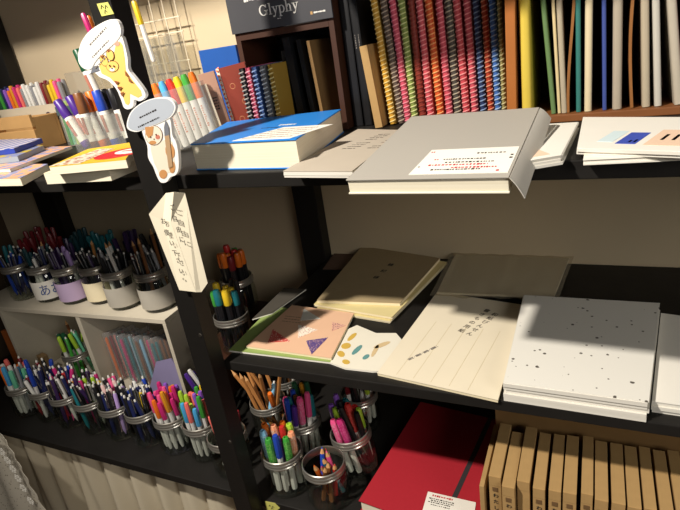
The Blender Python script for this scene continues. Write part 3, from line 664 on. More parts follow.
# envelopes
PEACHP = mat('peach_print', '#e8c9ae', .8, .04); BLP = mat('blue_print_card', '#3a4fb0', .7, .05); TQ = mat('turquoise_print', '#5aa0b4', .8, .05); PALEB = mat('pale_blue_print', '#cfe0e4', .8, .05)
def env(name, label, px, zt, zb, blocks, layers=3):
    r, L, h = slab(name, label, 'envelope', px, zt, zb, PAPER, PAGEW, .0006, layers=layers, seed=int(px[0][0]), jit=.002)
    F, wx, wy = frame_on(L, 0, 1, 3, h)
    for m, x0, x1, y0, y1, nm in blocks: MB().box((x0 * wx, y0 * wy, 0), (x1 * wx, y1 * wy, .0003), 0, F).build(nm, m, r)
    return r
env('envelope_stack', 'white envelope pile with peach print tucked beside the grey book', [(520, 162), (561, 155), (578, 122), (545, 124)], TOP + .010, TOP + .0003, [(PEACHP, .15, .85, .06, .5, 'peach_panel'), (TQ, .3, .36, .25, .4, 'glyph'), (TQ, .55, .62, .25, .4, 'glyph')])
env('envelope_stack', 'white envelope pile lying under the one with the blue stamp', [(583, 160), (700, 154), (690, 124), (590, 124)], TOP + .0055, TOP + .0003, [(PEACHP, .02, .2, .1, .5, 'peach_panel')], 4)
env('envelope_stack', 'white envelope pile with a dark blue rectangle printed on top', [(577, 148), (704, 152), (700, 117), (583, 117)], TOP + .0125, TOP + .0058, [(PALEB, .08, .22, .18, .50, 'pale_panel'), (BLP, .26, .43, .14, .46, 'blue_panel'), (PEACHP, .50, .80, .12, .55, 'peach_panel'), (TQ, .58, .61, .26, .42, 'glyph'), (TQ, .67, .70, .26, .42, 'glyph'), (mat('pink_glyph', '#e2a6b4'), .35, .37, .18, .24, 'glyph'), (mat('pink_glyph', '#e2a6b4'), .39, .41, .18, .26, 'glyph')], 2)

# --- spiral notebooks in a row
COIL = {}
def coil_mesh(h, t, key):
    if key in COIL: return COIL[key]
    mb = MB(); n = int(h / .0082)
    for k in range(n):
        z = .006 + k * .0082
        mb.tube([(-t * .5 * math.cos(a) * 1.02, -.0045 * math.sin(a) + .0035, z + .0032 * (a / math.pi)) for a in [math.pi * j / 8 for j in range(9)]], .0011, 5)
    COIL[key] = mb
    return mb
SP = [('gold', '#c4922c', '#f0d890', 372.6, 392.7), ('dark grey', '#57483f', '#b8a894', 382, 401.5), ('crimson', '#c24a60', '#ef93a2', 391, 408), ('olive green', '#7f8f45', '#d8dc9c', 400, 415), ('maroon', '#7c2a20', '#8c3a2c', 410, 423),
      ('rose red', '#bf4a54', '#f0a0a0', 418, 431), ('orange', '#c8521f', '#f3b070', 427, 441), ('raspberry', '#bd4656', '#ee8f98', 438, 450), ('charcoal', '#46403a', '#b9ae98', 447, 458.5), ('red', '#bd454e', '#f09a9a', 455.5, 467),
      ('coral red', '#c24c5a', '#f2a3a3', 466, 475.6), ('navy', '#22345e', '#8ea6cc', 475.2, 484.2), ('vermilion', '#a8381f', '#e79a78', 483.4, 491.6), ('blue', '#3a66ac', '#a9c8ee', 491.6, 498.6), ('khaki', '#8d8350', '#d3cb9a', 498.6, 504.6)]
SH, SD, SY = .212, .150, .885
MB_cache = {}
prev = None
for i, (nm, ca, cc, xt, xb) in enumerate(SP):
    pb = atY(xb, 126, SY); pt = atY(xt, 0, SY)
    lean = math.degrees(math.atan2(pt.x - pb.x, pt.z - pb.z))
    x = pb.x + (TOP - pb.z) * math.tan(math.radians(lean))
    t = .0098 if i < 11 else .0086 if i < 14 else .006
    rt = empty('spiral_notebook', f'upright {nm} spiral notebook in the patterned row on the top board', 'notebook', M=T(x, SY, TOP + .0003 + abs(math.sin(math.radians(lean))) * t / 2) @ RY(lean), group='patterned spiral notebooks on the top board')
    cov = pattern_mat('spiral_cover_' + nm.replace(' ', '_'), ca, cc, 'wavez', 190, .93, .55)
    MB().box((-t / 2, .004, .001), (-t / 2 + .0012, SD, SH), .0003).build('cover', cov, rt)
    MB().box((t / 2 - .0012, .004, .001), (t / 2, SD, SH), .0003).build('cover', cov, rt)
    MB().box((-t / 2 + .0013, .006, .002), (t / 2 - .0013, SD - .002, SH - .002)).build('page_block', cov if nm == 'maroon' else mat('tint_' + nm.replace(' ', '_'), ca, .8), rt)
    mb = MB(); n = int(SH / .0072)
    for k in range(n):
        z = .005 + k * .0072
        mb.tube([(-t * .54 * math.cos(a), -.005 * math.sin(a) + .0045, z + .0035 * (a / math.pi)) for a in [math.pi * j / 8 for j in range(9)]], .0010, 5)
    mb.build('spiral_coil', mat('coil_' + nm.replace(' ', '_'), cc, .4, .05, spec=.5), rt, True)
    MB().grid(lambda u, v: Vector((-t * .46 * math.cos(math.pi * u), -.0046 * math.sin(math.pi * u) + .0045, .002 + v * (SH - .004))), 8, 1, thick=.0004).build('spine_wrap', mat('spine_' + nm.replace(' ', '_'), ca, .55, .05), rt, True)

# --- slip case rack with thin notebooks
RKY = .812; RX0 = atY(507, 108, RKY).x
rk = empty('notebook_rack', 'brown wooden rack of thin notebooks at the end of the top board', 'rack', (RX0, RKY, TOP + .0003))
RW_ = .34
MB().box((0, 0, 0), (RW_, .20, .010), .001).build('base_board', BROWNW, rk)
MB().box((0, 0, .010), (.013, .20, .30), .001).build('side_panel', mat('orange_brown_wood', '#a5632c', .5, .2, 14), rk)
MB().box((.0135, .185, .010), (RW_, .20, .30), .001).build('back_panel', DKWOOD, rk)
SL = [('yellow', '#cdb544', 527, 524, .014, .20), ('green', '#5d7a4a', 553, 543, .006, .20), ('cream', '#cbb98c', 559, 553, .004, .2), ('sand grey', '#a89c86', 564, 559, .007, .2), ('wood', '#8a5a2c', 571, 573.5, .004, .21),
      ('teal', '#2a6d66', 578.5, 578, .006, .2), ('ivory', '#cdbf9d', 588, 589, .009, .2), ('navy blue', '#36488c', 604.5, 604, .005, .2), ('stone grey', '#a39887', 617, 618, .011, .2), ('wood', '#8a5a2c', 629.5, 632, .004, .21),
      ('beige', '#ab9f89', 646, 645, .009, .2), ('white', '#b9b5ab', 658, 656, .008, .2), ('pale grey', '#b0a797', 679, 672, .010, .2), ('rust red', '#9a3b22', 694, 687, .008, .2)]
for i, (nm, c, xb, xt, t, hh) in enumerate(SL):
    Yf = RKY + .012
    pb = atY(xb, 106, Yf); pt = atY(xt, 2, Yf)
    lean = math.degrees(math.atan2(pt.x - pb.x, pt.z - pb.z)); zb = TOP + .0108 + abs(math.sin(math.radians(lean))) * t / 2
    x = pb.x + (zb - pb.z) * math.tan(math.radians(lean))
    M = T(x, Yf, zb) @ RY(lean)
    if nm == 'wood':
        w = MB().grid(lambda u, v: Vector((.0025 * math.sin(u * 5 + i), v * .15, u * hh)), 14, 1, thick=.0035).build('wooden_divider', mat('divider_wood', c, .55, .25, 18), M=M)
        tag(w, ('thin wavy wooden divider between the sand grey and teal notebooks' if i < 6 else 'thin wavy wooden divider between the stone grey and beige notebooks'), 'divider'); continue
    rt = empty('thin_notebook', f'thin {nm} notebook standing upright in the brown rack', 'notebook', M=M, group='thin notebooks in the brown rack')
    cm = mat('notebook_' + nm.replace(' ', '_'), c, .6, .06, 40)
    MB().box((-t / 2, 0, 0), (-t / 2 + .0008, .14, hh), .0002).build('cover', cm, rt); MB().box((t / 2 - .0008, 0, 0), (t / 2, .14, hh), .0002).build('cover', cm, rt)
    MB().lathe([(0, 0), (t / 2 * .98, 0), (t / 2 * .98, hh), (0, hh)], 12, T(0, .0, 0) @ Matrix.Diagonal((1, .6, 1, 1))).build('spine', cm, rt, True)
    MB().box((-t / 2 + .0009, .001, .001), (t / 2 - .0009, .139, hh - .001)).build('page_block', cm if nm in ('stone grey', 'white', 'pale grey', 'beige', 'sand grey', 'ivory') else PAGES, rt)
    if nm == 'yellow':
        mb = MB()
        for k in range(26): mb.box((t / 2, .018 + .01 * math.sin(k * .25), hh - .012 - k * .0022), (t / 2 + .0003, .028 + .01 * math.sin(k * .25), hh - .0108 - k * .0022))
        mb.build('dotted_print', mat('olive_print', '#6d6a2a', .8), rt)
# --- black books between the display box and spirals
for i, (x0, x1, hh, c, lab) in enumerate([(354, 362.5, .24, '#131316', 'tall black book standing next to the wooden display box'), (364, 371.5, .25, '#0f0f12', 'tall black book with two pale marks beside a kraft book'),
                                          (376, 382, .27, '#121214', 'tall black book standing behind the kraft book')]):
    yb = .90 if i < 2 else .998; dp = .094 if i < 2 else .055; a, b = atY(x0, 120, yb), atY(x1, 120, yb); w = b.x - a.x - .0005
    rt = empty('black_book', lab, 'book', M=T(a.x + w / 2 + (.001 if i < 2 else .004), yb, TOP + .0009) @ RY((-.3, -.8, -4)[i]))
    cm = mat('black_cover_%s' % c[1:], c, .45, .2, 40)
    MB().box((-w / 2, 0, 0), (-w / 2 + .002, dp, hh), .0005).build('cover', cm, rt); MB().box((w / 2 - .002, 0, 0), (w / 2, dp, hh), .0005).build('cover', cm, rt)
    MB().box((-w / 2, 0, .0), (w / 2, .003, hh), .001).build('spine', cm, rt); MB().box((-w / 2 + .0021, .0031, .002), (w / 2 - .0021, dp - .002, hh - .003)).build('page_block', PAGES, rt)
    if i == 1:
        for q in (-.25, .2): print_lines('title', GREYINK, rt, T(w * q, -.0002, .14) @ RX(90) @ RZ(90), [(-.01, .012, 0)], random.Random(i), (.002, .004), th=.0015)
a = atY(381, 126, .875)
rt = empty('kraft_book', 'kraft brown book leaning beside the gold spiral notebook', 'book', M=T(a.x - .0015, .868, TOP + .0012) @ RY(-5))
MB().box((-.0065, 0, 0), (-.0055, .13, .134)).build('cover', KRAFT, rt); MB().box((.0055, 0, 0), (.0065, .13, .134)).build('cover', KRAFT, rt); MB().box((-.0055, 0, 0), (.0055, .0012, .134)).build('spine', KRAFT, rt)
MB().box((-.0054, .0013, .001), (.0054, .128, .133)).build('page_block', PAGES, rt)

# --- Glyphy display box
GX0, GX1, GY = atY(237, 30, .875).x - .008, atY(333, 20, .875).x, .875
GB = empty('display_box', 'dark wooden display box with a grey header sign reading Glyphy', 'display box', (GX0, GY, TOP + .0003))
gw_ = GX1 - GX0; gz = atY(285, 26, GY).z - TOP
MB().box((0, .002, 0), (.010, .14, gz + .09), .0008).build('side_panel', DKWOOD, GB); MB().box((gw_ - .010, .002, 0), (gw_, .14, gz + .09), .0008).build('side_panel', DKWOOD, GB)
MB().box((.010, .13, 0), (gw_ - .010, .14, gz + .09)).build('back_panel', BLACKM, GB); MB().box((.010, .002, 0), (gw_ - .010, .13, .008)).build('base_board', DKWOOD, GB)
MB().box((.010, .002, gz - .012), (gw_ - .010, .13, gz - .001)).build('inner_shelf', DKWOOD, GB)
hd = MB().box((-.002, -.003, gz), (gw_ + .002, .0015, gz + .092), .0006).build('header_sign', mat('slate_sign', '#3c3c40', .6, .06, 40), GB)
# serif lettering built from strokes
def serif_word(parent, M, s, m):
    mb = MB()
    def bar(x0, y0, x1, y1): mb.box((x0, y0, 0), (x1, y1, .0004))
    def arc(cx, cy, rx, ry, a0, a1, t0, t1, n=18):
        for j in range(n):
            A, B = [math.radians(a0 + (a1 - a0) * q / n) for q in (j, j + 1)]
            tt = [t0 + (t1 - t0) * abs(math.cos(q)) for q in (A, B)]
            o_ = [(cx + rx * math.cos(A), cy + ry * math.sin(A)), (cx + rx * math.cos(B), cy + ry * math.sin(B)), (cx + (rx - tt[1]) * math.cos(B), cy + (ry - tt[1]) * math.sin(B)), (cx + (rx - tt[0]) * math.cos(A), cy + (ry - tt[0]) * math.sin(A))]
            mb.prism(o_, 0, .0004)
    def G(x): arc(x + .36, .36, .36, .37, 45, 330, .05, .12); bar(x + .55, .05, x + .66, .34); bar(x + .44, .30, x + .76, .35); bar(x + .60, .5, x + .645, .72); return x + .80
    def l(x): bar(x + .08, 0, x + .18, .76); bar(x, 0, x + .26, .045); bar(x, .715, x + .1, .76); return x + .29
    def y(x):
        mb.prism([(x + .06, .5), (x + .17, .5), (x + .32, .1), (x + .25, .0)], 0, .0004); mb.prism([(x + .42, .5), (x + .47, .5), (x + .22, -.16), (x + .15, -.2)], 0, .0004)
        bar(x, .46, x + .24, .5); bar(x + .33, .46, x + .53, .5); arc(x + .1, -.15, .07, .06, 0, 360, .05, .06, 10); return x + .54
    def p(x): bar(x + .07, -.23, x + .17, .5); bar(x, -.23, x + .25, -.19); bar(x, .455, x + .1, .5); arc(x + .28, .25, .24, .26, -120, 120, .045, .1); return x + .57
    def h(x): bar(x + .07, 0, x + .17, .76); bar(x, 0, x + .25, .045); bar(x, .715, x + .1, .76); arc(x + .30, .30, .17, .2, 0, 180, .05, .1, 12); bar(x + .37, 0, x + .47, .31); bar(x + .30, 0, x + .54, .045); return x + .57
    x = 0
    for f in (G, l, y, p, h, y): x = f(x)
    return mb.build('lettering', m, parent, M=M @ Matrix.Diagonal((s, s, 1, 1)))
SIGNW = mat('sign_white', '#d6d3cc', .6, .03)
tl = atY(260, 16, GY - .003); tr = atY(299, 8.5, GY - .003)
serif_word(hd, T(tl.x - GX0, -.0031, tl.z - TOP - .001) @ RX(90), (tr.x - tl.x) / 3.3, SIGNW)
print_lines('small_print', SIGNW, hd, T(0, -.0031, gz + .052) @ RX(90), [(gw_ * .18, gw_ * .5, 0)], random.Random(2), (.003, .005), th=.008)
p = atY(318, 12, GY - .003)
print_lines('small_print', mat('tan_print', '#b08a58', .6), hd, T(p.x - GX0 - .014, -.0031, p.z - TOP) @ RX(90), [(0, .004, 0)], random.Random(2), (.003, .004), th=.004)
print_lines('small_print', SIGNW, hd, T(p.x - GX0 - .008, -.0031, p.z - TOP) @ RX(90), [(0, .022, 0)], random.Random(2), (.002, .004), gap=.0004, th=.0022)
p = atY(279, 18.5, GY - .003); print_lines('small_print', SIGNW, hd, T(p.x - GX0 - .003, -.0031, p.z - TOP) @ RX(90), [(0, .007, 0)], random.Random(2), (.002, .004), th=.001)
# spiral notebooks inside the box
IN = [('black', '#26262a', '#a9a69e', 247, 8), ('rose', '#a8455a', '#e2a2ae', 253.5, 7), ('blue', '#28406e', '#8fa6cc', 260, 7), ('grey', '#6b6b6c', '#cfcfca', 268, 6), ('gold', '#a88432', '#e6cc80', 276, 9)]
for i, (nm, ca, cc, xp, tw) in enumerate(IN):
    a = atY(xp, 100, .838); t = .0082
    rt = empty('pocket_notebook', f'small {nm} spiral notebook jutting out of the dark display box', 'notebook', M=T(a.x, .834, TOP + .0088), group='small spiral notebooks in the display box')
    hh = .118
    cm = mat('pocket_' + nm, ca, .6, .06)
    MB().box((-t / 2, .004, 0), (-t / 2 + .001, .115, hh)).build('cover', cm, rt); MB().box((t / 2 - .001, .004, 0), (t / 2, .115, hh)).build('cover', cm, rt)
    MB().box((-t / 2 + .0011, .006, .001), (t / 2 - .0011, .113, hh - .001)).build('page_block', cm, rt)
    mb = MB()
    for k in range(int(hh / .0075)):
        mb.tube([(-t * .52 * math.cos(q), -.004 * math.sin(q) + .0035, .004 + k * .0075 + .003 * q / math.pi) for q in [math.pi * j / 6 for j in range(7)]], .0012, 5)
    mb.build('spiral_coil', mat('pocket_coil_' + nm, cc, .4, .05), rt, True)
for i, (xp, hh, w, m_, lab) in enumerate([(292.5, .136, .007, BLACKM, 'thin black notebook next to the gold spiral one in the box'), (301, .157, .014, mat('worn_black', '#1a1a1c', .4, .3, 30), 'worn black notebook with a scuffed grey spine in the display box'),
                                          (313, .15, .009, BLACKM, 'black notebook beside the kraft one inside the display box'), (322, .146, .006, mat('dark_kraft', '#8a6a40', .8, .1), 'kraft notebook at the end of the display box')]):
    a = atY(xp, 100, GY + .02)
    rt = empty('pocket_notebook', lab, 'notebook', M=T(a.x, GY + .014, TOP + .0092) @ RY(-3 if i else 0))
    MB().box((-w / 2, .0, 0), (-w / 2 + .001, .11, hh), .0003).build('cover', m_, rt); MB().box((w / 2 - .001, 0, 0), (w / 2, .11, hh), .0003).build('cover', m_, rt)
    MB().box((-w / 2 + .001, 0, 0), (w / 2 - .001, .0012, hh)).build('spine', m_, rt); MB().box((-w / 2 + .0011, .0013, .001), (w / 2 - .0011, .108, hh - .001)).build('page_block', PAGES, rt)
# rust red notebook leaning outside the box
tlp, brp = atY(223, 70, .80), atY(239, 122, .80)
rt = empty('rust_notebook', 'rust red notebook with an orange spiral leaning beside the display box', 'notebook', M=T(-.612, .8515, TOP + .0065) @ RZ(16) @ RY(-5.5))
hh = tlp.z - TOP - .004
MB().box((0, -.003, 0), (.054, -.0015, hh)).build('cover', mat('rust_cover', '#7a2c1c', .6, .08), rt); MB().box((0, -.0014, .001), (.053, .003, hh - .001)).build('page_block', PAGES, rt); MB().box((0, .0031, 0), (.054, .0045, hh)).build('cover', mat('rust_cover', '#7a2c1c'), rt)
mb = MB()
for k in range(15): mb.tube([(-.004 * math.sin(q) + .002, -.0045 * math.cos(q), .005 + k * (hh - .01) / 14 + .002 * q) for q in [math.pi * j / 6 for j in range(7)]], .0016, 5)
mb.build('spiral_coil', mat('coral_coil', '#e9764e', .4, .05), rt, True)
MB().box((-.002, -.0035, 0), (.0035, .005, hh)).build('spine_wrap', mat('cream_wrap', '#e3cdb6', .7), rt)
mb = MB()
for x, z in ((.02, .03), (.035, .06), (.02, .09), (.043, .03), (.045, .1)): mb.lathe([(.004, 0), (.0048, .0004), (.0056, 0)], 14, T(x, -.003, z) @ RX(90))
mb.build('dot_pattern', mat('tan_ring', '#a0623e', .6), rt)
pk = MB().box((-.001, 0, 0), (.030, .004, hh * .98), .0005).build('back_notebook', mat('dusty_pink_card', '#a07a66', .7, .06), M=T(-.636, .826, TOP + .0042) @ RZ(20) @ RY(-6))
tag(pk, 'dusty pink notebook leaning between the marker pack and the rust notebook', 'notebook')
print_lines('lettering', INK, pk, T(.012, -.0002, hh * .62) @ RX(90), [(0, .009, -.005 * k) for k in range(5)], random.Random(8), (.002, .004), th=.0028)
# marker pack
mp = empty('marker_pack', 'clear pack of six capped markers standing on the top board', 'marker pack', M=T(-.698, .770, TOP + .0012) @ RZ(22) @ RY(-8) @ Matrix.Diagonal((.98, 1.05, .97, 1)))
for k, c in enumerate(('orange', 'sky blue', 'red', 'yellow', 'green', 'orange')):
    m_ = MB().lathe([(0, .003), (.0062, .004), (.0068, .012), (.0068, .085)], 10, T(.009 + k * .0145, 0, 0)).build('marker', pm('white'), mp, True)
    MB().lathe([(.007, .08), (.0072, .083), (.0070, .118), (.005, .126), (0, .127)], 10, T(.009 + k * .0145, 0, 0)).build('cap', pm(c), m_, True)
    print_lines('lettering', mat('salmon_print', '#c9785a', .7), m_, T(.0065 + k * .0145, -.0069, .03) @ RX(90), [(0, .004, .004 * j) for j in range(10)], random.Random(k), (.002, .004), th=.002)
MB().box((-.002, -.0105, .0005), (.096, .0105, .108), .003).build('clear_tray', FILM, mp, True)
MB().box((-.004, .0108, 0.0005), (.098, .0118, .10)).build('backing_card', mat('cream_backing', '#e4d6bd', .7), mp)
# blue packs and coloured tab behind
o = MB().box((-.05, 0, 0), (.05, .03, .168), .001).build('blue_pack', mat('deep_blue_pack', '#1f4d94', .4, .08, spec=.5), M=T(-.715, .985, TOP + .0005) @ RZ(-4)); tag(o, 'tall dark blue pack standing against the wall behind the markers', 'pack')
o = MB().box((-.04, 0, 0), (.03, .02, .163), .001).build('blue_pack', mat('mid_blue_pack', '#3a5ea0', .4, .1, 40, spec=.5), M=T(-.634, .992, TOP + .0005)); tag(o, 'lower blue pack partly behind the display box', 'pack')
o = MB()
for k, (c) in enumerate(('#c9b03a', '#7fae5a', '#d7d36a')): o.box((-.012 + k * .007, -.002, .11 + .012 * k), (.0 + k * .007, -.0006, .135 + .01 * k), mi=k)
o.build('tab', [mat('tab%d' % k, c, .5) for k, c in enumerate(('#c9b03a', '#7fae5a', '#d7d36a'))], bpy.data.objects['blue_pack.001'])
o = MB().box((0, 0, 0), (.085, .012, .118), .002).build('clear_case', FILM, M=T(-.835, .90, TOP + .0005) @ RZ(25)); tag(o, 'empty clear plastic case behind the marker pack', 'case')
MB().box((.002, -.0006, .112), (.083, -.0001, .118)).build('rainbow_strip', [pattern_mat('rainbow', '#d6522f', '#c7c93c', 'wavex', 18, .5)], o)
# wire rack against the wall
WIRE = mat('cream_wire', '#d6cab2', .4, .05, spec=.5)
wr = empty('wire_rack', 'cream wire rack with clear pockets hanging on the wall behind the post', 'rack', (-.90, 1.03, 1.22))
mb = MB()
for x in (-.07, -.035, 0, .035, .07): mb.tube([(x, 0, -.06), (x, 0, .30)], .0016, 6)
for z in (-.05, .03, .09, .12, .18, .24, .30): mb.tube([(-.075, 0, z), (.075, 0, z)], .0016, 6)
mb.build('wire_grid', WIRE, wr, True)
for x in (-.052, -.017, .018, .053): MB().box((x - .015, -.028, -.055), (x + .015, -.003, .085), .002).build('pocket', ACRYL, wr, True)
put_pen('marker', 'yellow', atY(154, 62, .975), (-.10, 0, 1), 'wire rack', label='yellow capped marker hanging in the wire rack above', scale=.9)

# --- top board, left of the post
# yellow book on a white book
P = [atZ(x, y, TOP + .0185) for x, y in ((47, 174.5), (112, 172), (141, 160.5), (85, 163))]
P = [atZ(47.5, 184.5, TOP), atZ(112, 181, TOP), atZ(143, 168, TOP), atZ(84, 170, TOP)]
slab('white_book', 'thick white paged book lying under the yellow one beside the post', 'book', None, TOP + .019, TOP + .0004, CREAMP, PAGES, .001, pts=P)
r, L, h = slab('yellow_book', 'yellow covered book with a red oval on top of the white book', 'book', [(49, 166.5), (125.6, 159), (139, 141), (88, 149)], TOP + .033, TOP + .0195, mat('yellow_cover', '#e0b32c', .45, .05, spec=.5), PAGES, .0015)
F, wx, wy = frame_on(L, 0, 1, 3, h)
def ell(cx, cy, rx, ry, m, z, nm):
    MB().prism([(cx + rx * math.cos(2 * math.pi * k / 24), cy + ry * math.sin(2 * math.pi * k / 24)) for k in range(24)], z, z + .0003, F).build(nm, m, r)
ell(wx * .66, wy * .42, wx * .30, wy * .32, mat('red_print', '#c5252b', .5), 0, 'red_oval'); ell(wx * .78, wy * .50, wx * .24, wy * .18, PAPER, .0004, 'white_oval')
print_lines('lettering', REDINK, r, F @ T(0, 0, .0008), [(wx * .62, wx * .94, wy * .50)], random.Random(3), (.003, .008), th=.006)
MB().prism([(0, 0), (wx * .42, 0), (wx * .30, wy * .8), (0, wy * .9)], 0, .0003, F).build('illustration', pattern_mat('mixed_print', '#d9c9b4', '#a06a52', 'dots', 90, .4), r)
# magazines
PR = [pattern_mat('magazine_print', '#d8a27a', '#8d8fb0', 'dots', 45, .5, .45), pattern_mat('magazine_blue_print', '#c7c3d0', '#3452a4', 'wavex', 9, .75, .45), pattern_mat('magazine_lime_print', '#b9a33a', '#7f86a8', 'dots', 30, .55, .45)]
slab('magazine', 'white paged magazine at the front of the colourful pile', 'magazine', None, TOP + .0135, TOP + .0004, PR[0], PAGES, .0008, pts=[atZ(-40, 187, TOP), atZ(23, 186, TOP), atZ(50, 171, TOP), atZ(-8, 170, TOP)])
slab('magazine', 'orange and blue printed magazine fanned over the front one', 'magazine', None, TOP + .020, TOP + .0142, PR[0], PAGES, .0008, pts=[atZ(-40, 172, TOP + .018), atZ(10, 170, TOP + .018), atZ(72, 147, TOP + .018), atZ(20, 148, TOP + .018)])
slab('magazine', 'magazine with a grey spine under the blue one', 'magazine', None, TOP + .031, TOP + .0206, PR[2], mat('grey_edges', '#8f959c', .6, .1), .0008, pts=[atZ(-50, 167, TOP + .027), atZ(18, 158, TOP + .027), atZ(44, 147, TOP + .027), atZ(-20, 150, TOP + .027)])
slab('magazine', 'blue edged magazine topmost on the colourful pile', 'magazine', None, TOP + .042, TOP + .0316, PR[1], mat('blue_edges', '#2b3f9c', .5, .1), .0008, pts=[atZ(-50, 158, TOP + .040), atZ(14, 149, TOP + .040), atZ(42, 139, TOP + .040), atZ(-20, 141, TOP + .040)])
# pine crate
pc = empty('pine_box', 'small slatted pine box behind the colourful magazines', 'box', (-1.34, .90, TOP + .0005))
for z0, z1 in ((0.002, .050), (.056, .086)): MB().box((-.12, 0, z0), (.10, .008, z1), .001).build('slat', PINE, pc)
for x in (-.12, .088): MB().box((x, .0085, 0), (x + .012, .07, .078), .001).build('side_panel', PINE, pc)
MB().box((-.12, .0705, 0), (.10, .078, .078), .001).build('back_panel', PINE, pc)
# clear bin with small markers standing along the wall
bn = empty('marker_bin', 'clear plastic bin with dark flower print holding thin pens', 'bin', (-1.30, .985, TOP + .0005), )
MB().box((-.17, .030, 0), (.11, .033, .115)).build('panel', ACRYL, bn); MB().box((-.17, 0, 0), (.11, .002, .10)).build('panel', mat('cream_plastic', '#cfc4ae', .5, .05), bn)
mb = MB(); rnd = random.Random(4)
for x in (.02, .045, .07, .085): mb.lathe([(0, .0004), (.010, .0004), (.011, 0)], 9, T(x, 0, .075 + rnd.uniform(-.01, .015)) @ RX(90))
mb.build('flower_print', mat('dark_plum_print', '#4a3540', .7, .2), bn)
cols = ['dark green', 'green', 'navy', 'violet', 'orange', 'amber', 'magenta', 'salmon', 'grey', 'white', 'white', 'grey', 'white', 'white', 'dark red', 'brown', 'yellow', 'yellow', 'pink', 'grey']
for i, c in enumerate(cols):
    for j in range(2):
        x = -1.36 - .155 + i * .0132; put_pen('marker', c, (x + .06, .9945 + j * .0135, TOP + .002), (-.12 + .01 * (i % 3), .02, 1), 'printed bin by the wall', scale=1.04 + .08 * ((i * 7 + j) % 4) / 3)
# marker stand
ms = empty('marker_stand', 'clear acrylic stand of white barrelled markers beside the post', 'stand', M=T(-.955, .842, TOP + .0005) @ RZ(8))
MB().box((-.055, -.022, 0), (.075, .022, .004)).build('base', ACRYL, ms)
for y in (-.022, .020): MB().box((-.055, y, .004), (.075, y + .002, .075)).build('panel', ACRYL, ms)
big = ['purple', 'purple', 'orange', 'amber', 'orange', 'blue', 'black', 'black']
BMESH = {}
def big_marker(col, base, d, label, scale=1):
    """fat white barrelled marker with a coloured cap above and a coloured collar below"""
    if col not in BMESH:
        BMESH[col] = [('barrel', MB().lathe([(0, .018), (.0078, .018), (.0078, .085)], 12).mesh('barrel', pm('white'), True)),
                      ('cap', MB().lathe([(.0080, .083), (.0086, .085), (.0078, .128), (.0070, .130), (.0066, .126), (0, .126)], 12).mesh('cap', pm(col, .25), True)),
                      ('collar', MB().lathe([(0, 0), (.0055, .001), (.0075, .006), (.0079, .0178), (0, .0179)], 12).mesh('collar', pm(col), True)),
                      ('print', MB().box((-.003, -.0084, .035), (.003, -.0077, .075)).mesh('print', mat('tan_print2', '#a86a58', .7)))]
    q = Vector((0, 0, 1)).rotation_difference(Vector(d).normalized())
    r = empty('paint_marker', label, 'marker', M=Matrix.Translation(base) @ q.to_matrix().to_4x4() @ Matrix.Diagonal((1.25, 1.25, scale, 1)), group='white barrelled paint markers in the stand')
    for n, me in BMESH[col]: link(n, me, r)
MK = [('purple', 58, 102, 88, 147, .850, 'dark purple capped paint marker at the end of the stand'), ('purple', 71, 100, 97, 146, .866, 'purple capped paint marker second in the stand'), ('orange', 80, 98, 104, 144, .842, 'burnt orange capped paint marker with raised tip'),
      ('brown', 82, 107, 98, 152, .832, 'rust brown capped paint marker in front of the orange ones'), ('orange', 90, 94, 110, 140, .866, 'bright orange capped paint marker beside the blue one'), ('blue', 97, 94, 114, 138, .846, 'royal blue capped paint marker in the stand'),
      ('black', 104, 95, 121, 137, .866, 'black capped paint marker next to the blue one'), ('black', 112, 93, 128, 136, .844, 'black capped paint marker nearest the post')]
for c, xt, yt, xb, yb, Y, lab in MK:
    b = atY(xb, yb, Y); t = atY(xt, yt, Y)
    t = t + Vector((0, .0, 0)); d = t - b; b = b + d * ((TOP + .0065 - b.z) / d.z); 
    big_marker(c, b, d, lab, max(.9, min(1.25, (t - b).length / .130)))
big_marker('dark green', atY(104, 108, .905), atY(80, 57, .905) - atY(104, 108, .905), 'tall dark green capped marker rising behind the paint markers', 1.0)
put_pen('marker', 'magenta', atY(103, 62, .93), (-.22, .05, 1), 'stand', label='pink capped marker peeking over the speech bubble', scale=.75)
put_pen('marker', 'orange', atY(107, 64, .95), (-.2, .05, 1), 'stand', label='orange capped marker peeking beside the pink one', scale=.75)
o = MB().box((-.06, -.012, 0), (.05, .012, .165), .002).build('clear_holder', ACRYL, M=T(-1.045, .935, TOP + .0005)); tag(o, 'tall clear plastic holder behind the paint markers', 'holder')
o = empty('pastel_pen_box', 'clear box of pastel green and orange pens beside the pine box', 'pen box', (-1.13, .925, TOP + .0005))
for k, c in enumerate(('green', 'mint', 'lime', 'peach', 'salmon')): MB().lathe([(0, .002), (.005, .003), (.005, .105), (0, .106)], 8, T(-.022 + k * .0112, 0, 0)).build('pen', pm(c), o, True)
MB().box((-.030, -.008, .0005), (.030, .008, .11), .002).build('clear_box', FILM, o, True)
MB().box((-.031, -.0095, .075), (.031, -.0085, .095)).build('dark_strip', mat('slate_strip', '#4a5a5c', .5), o)

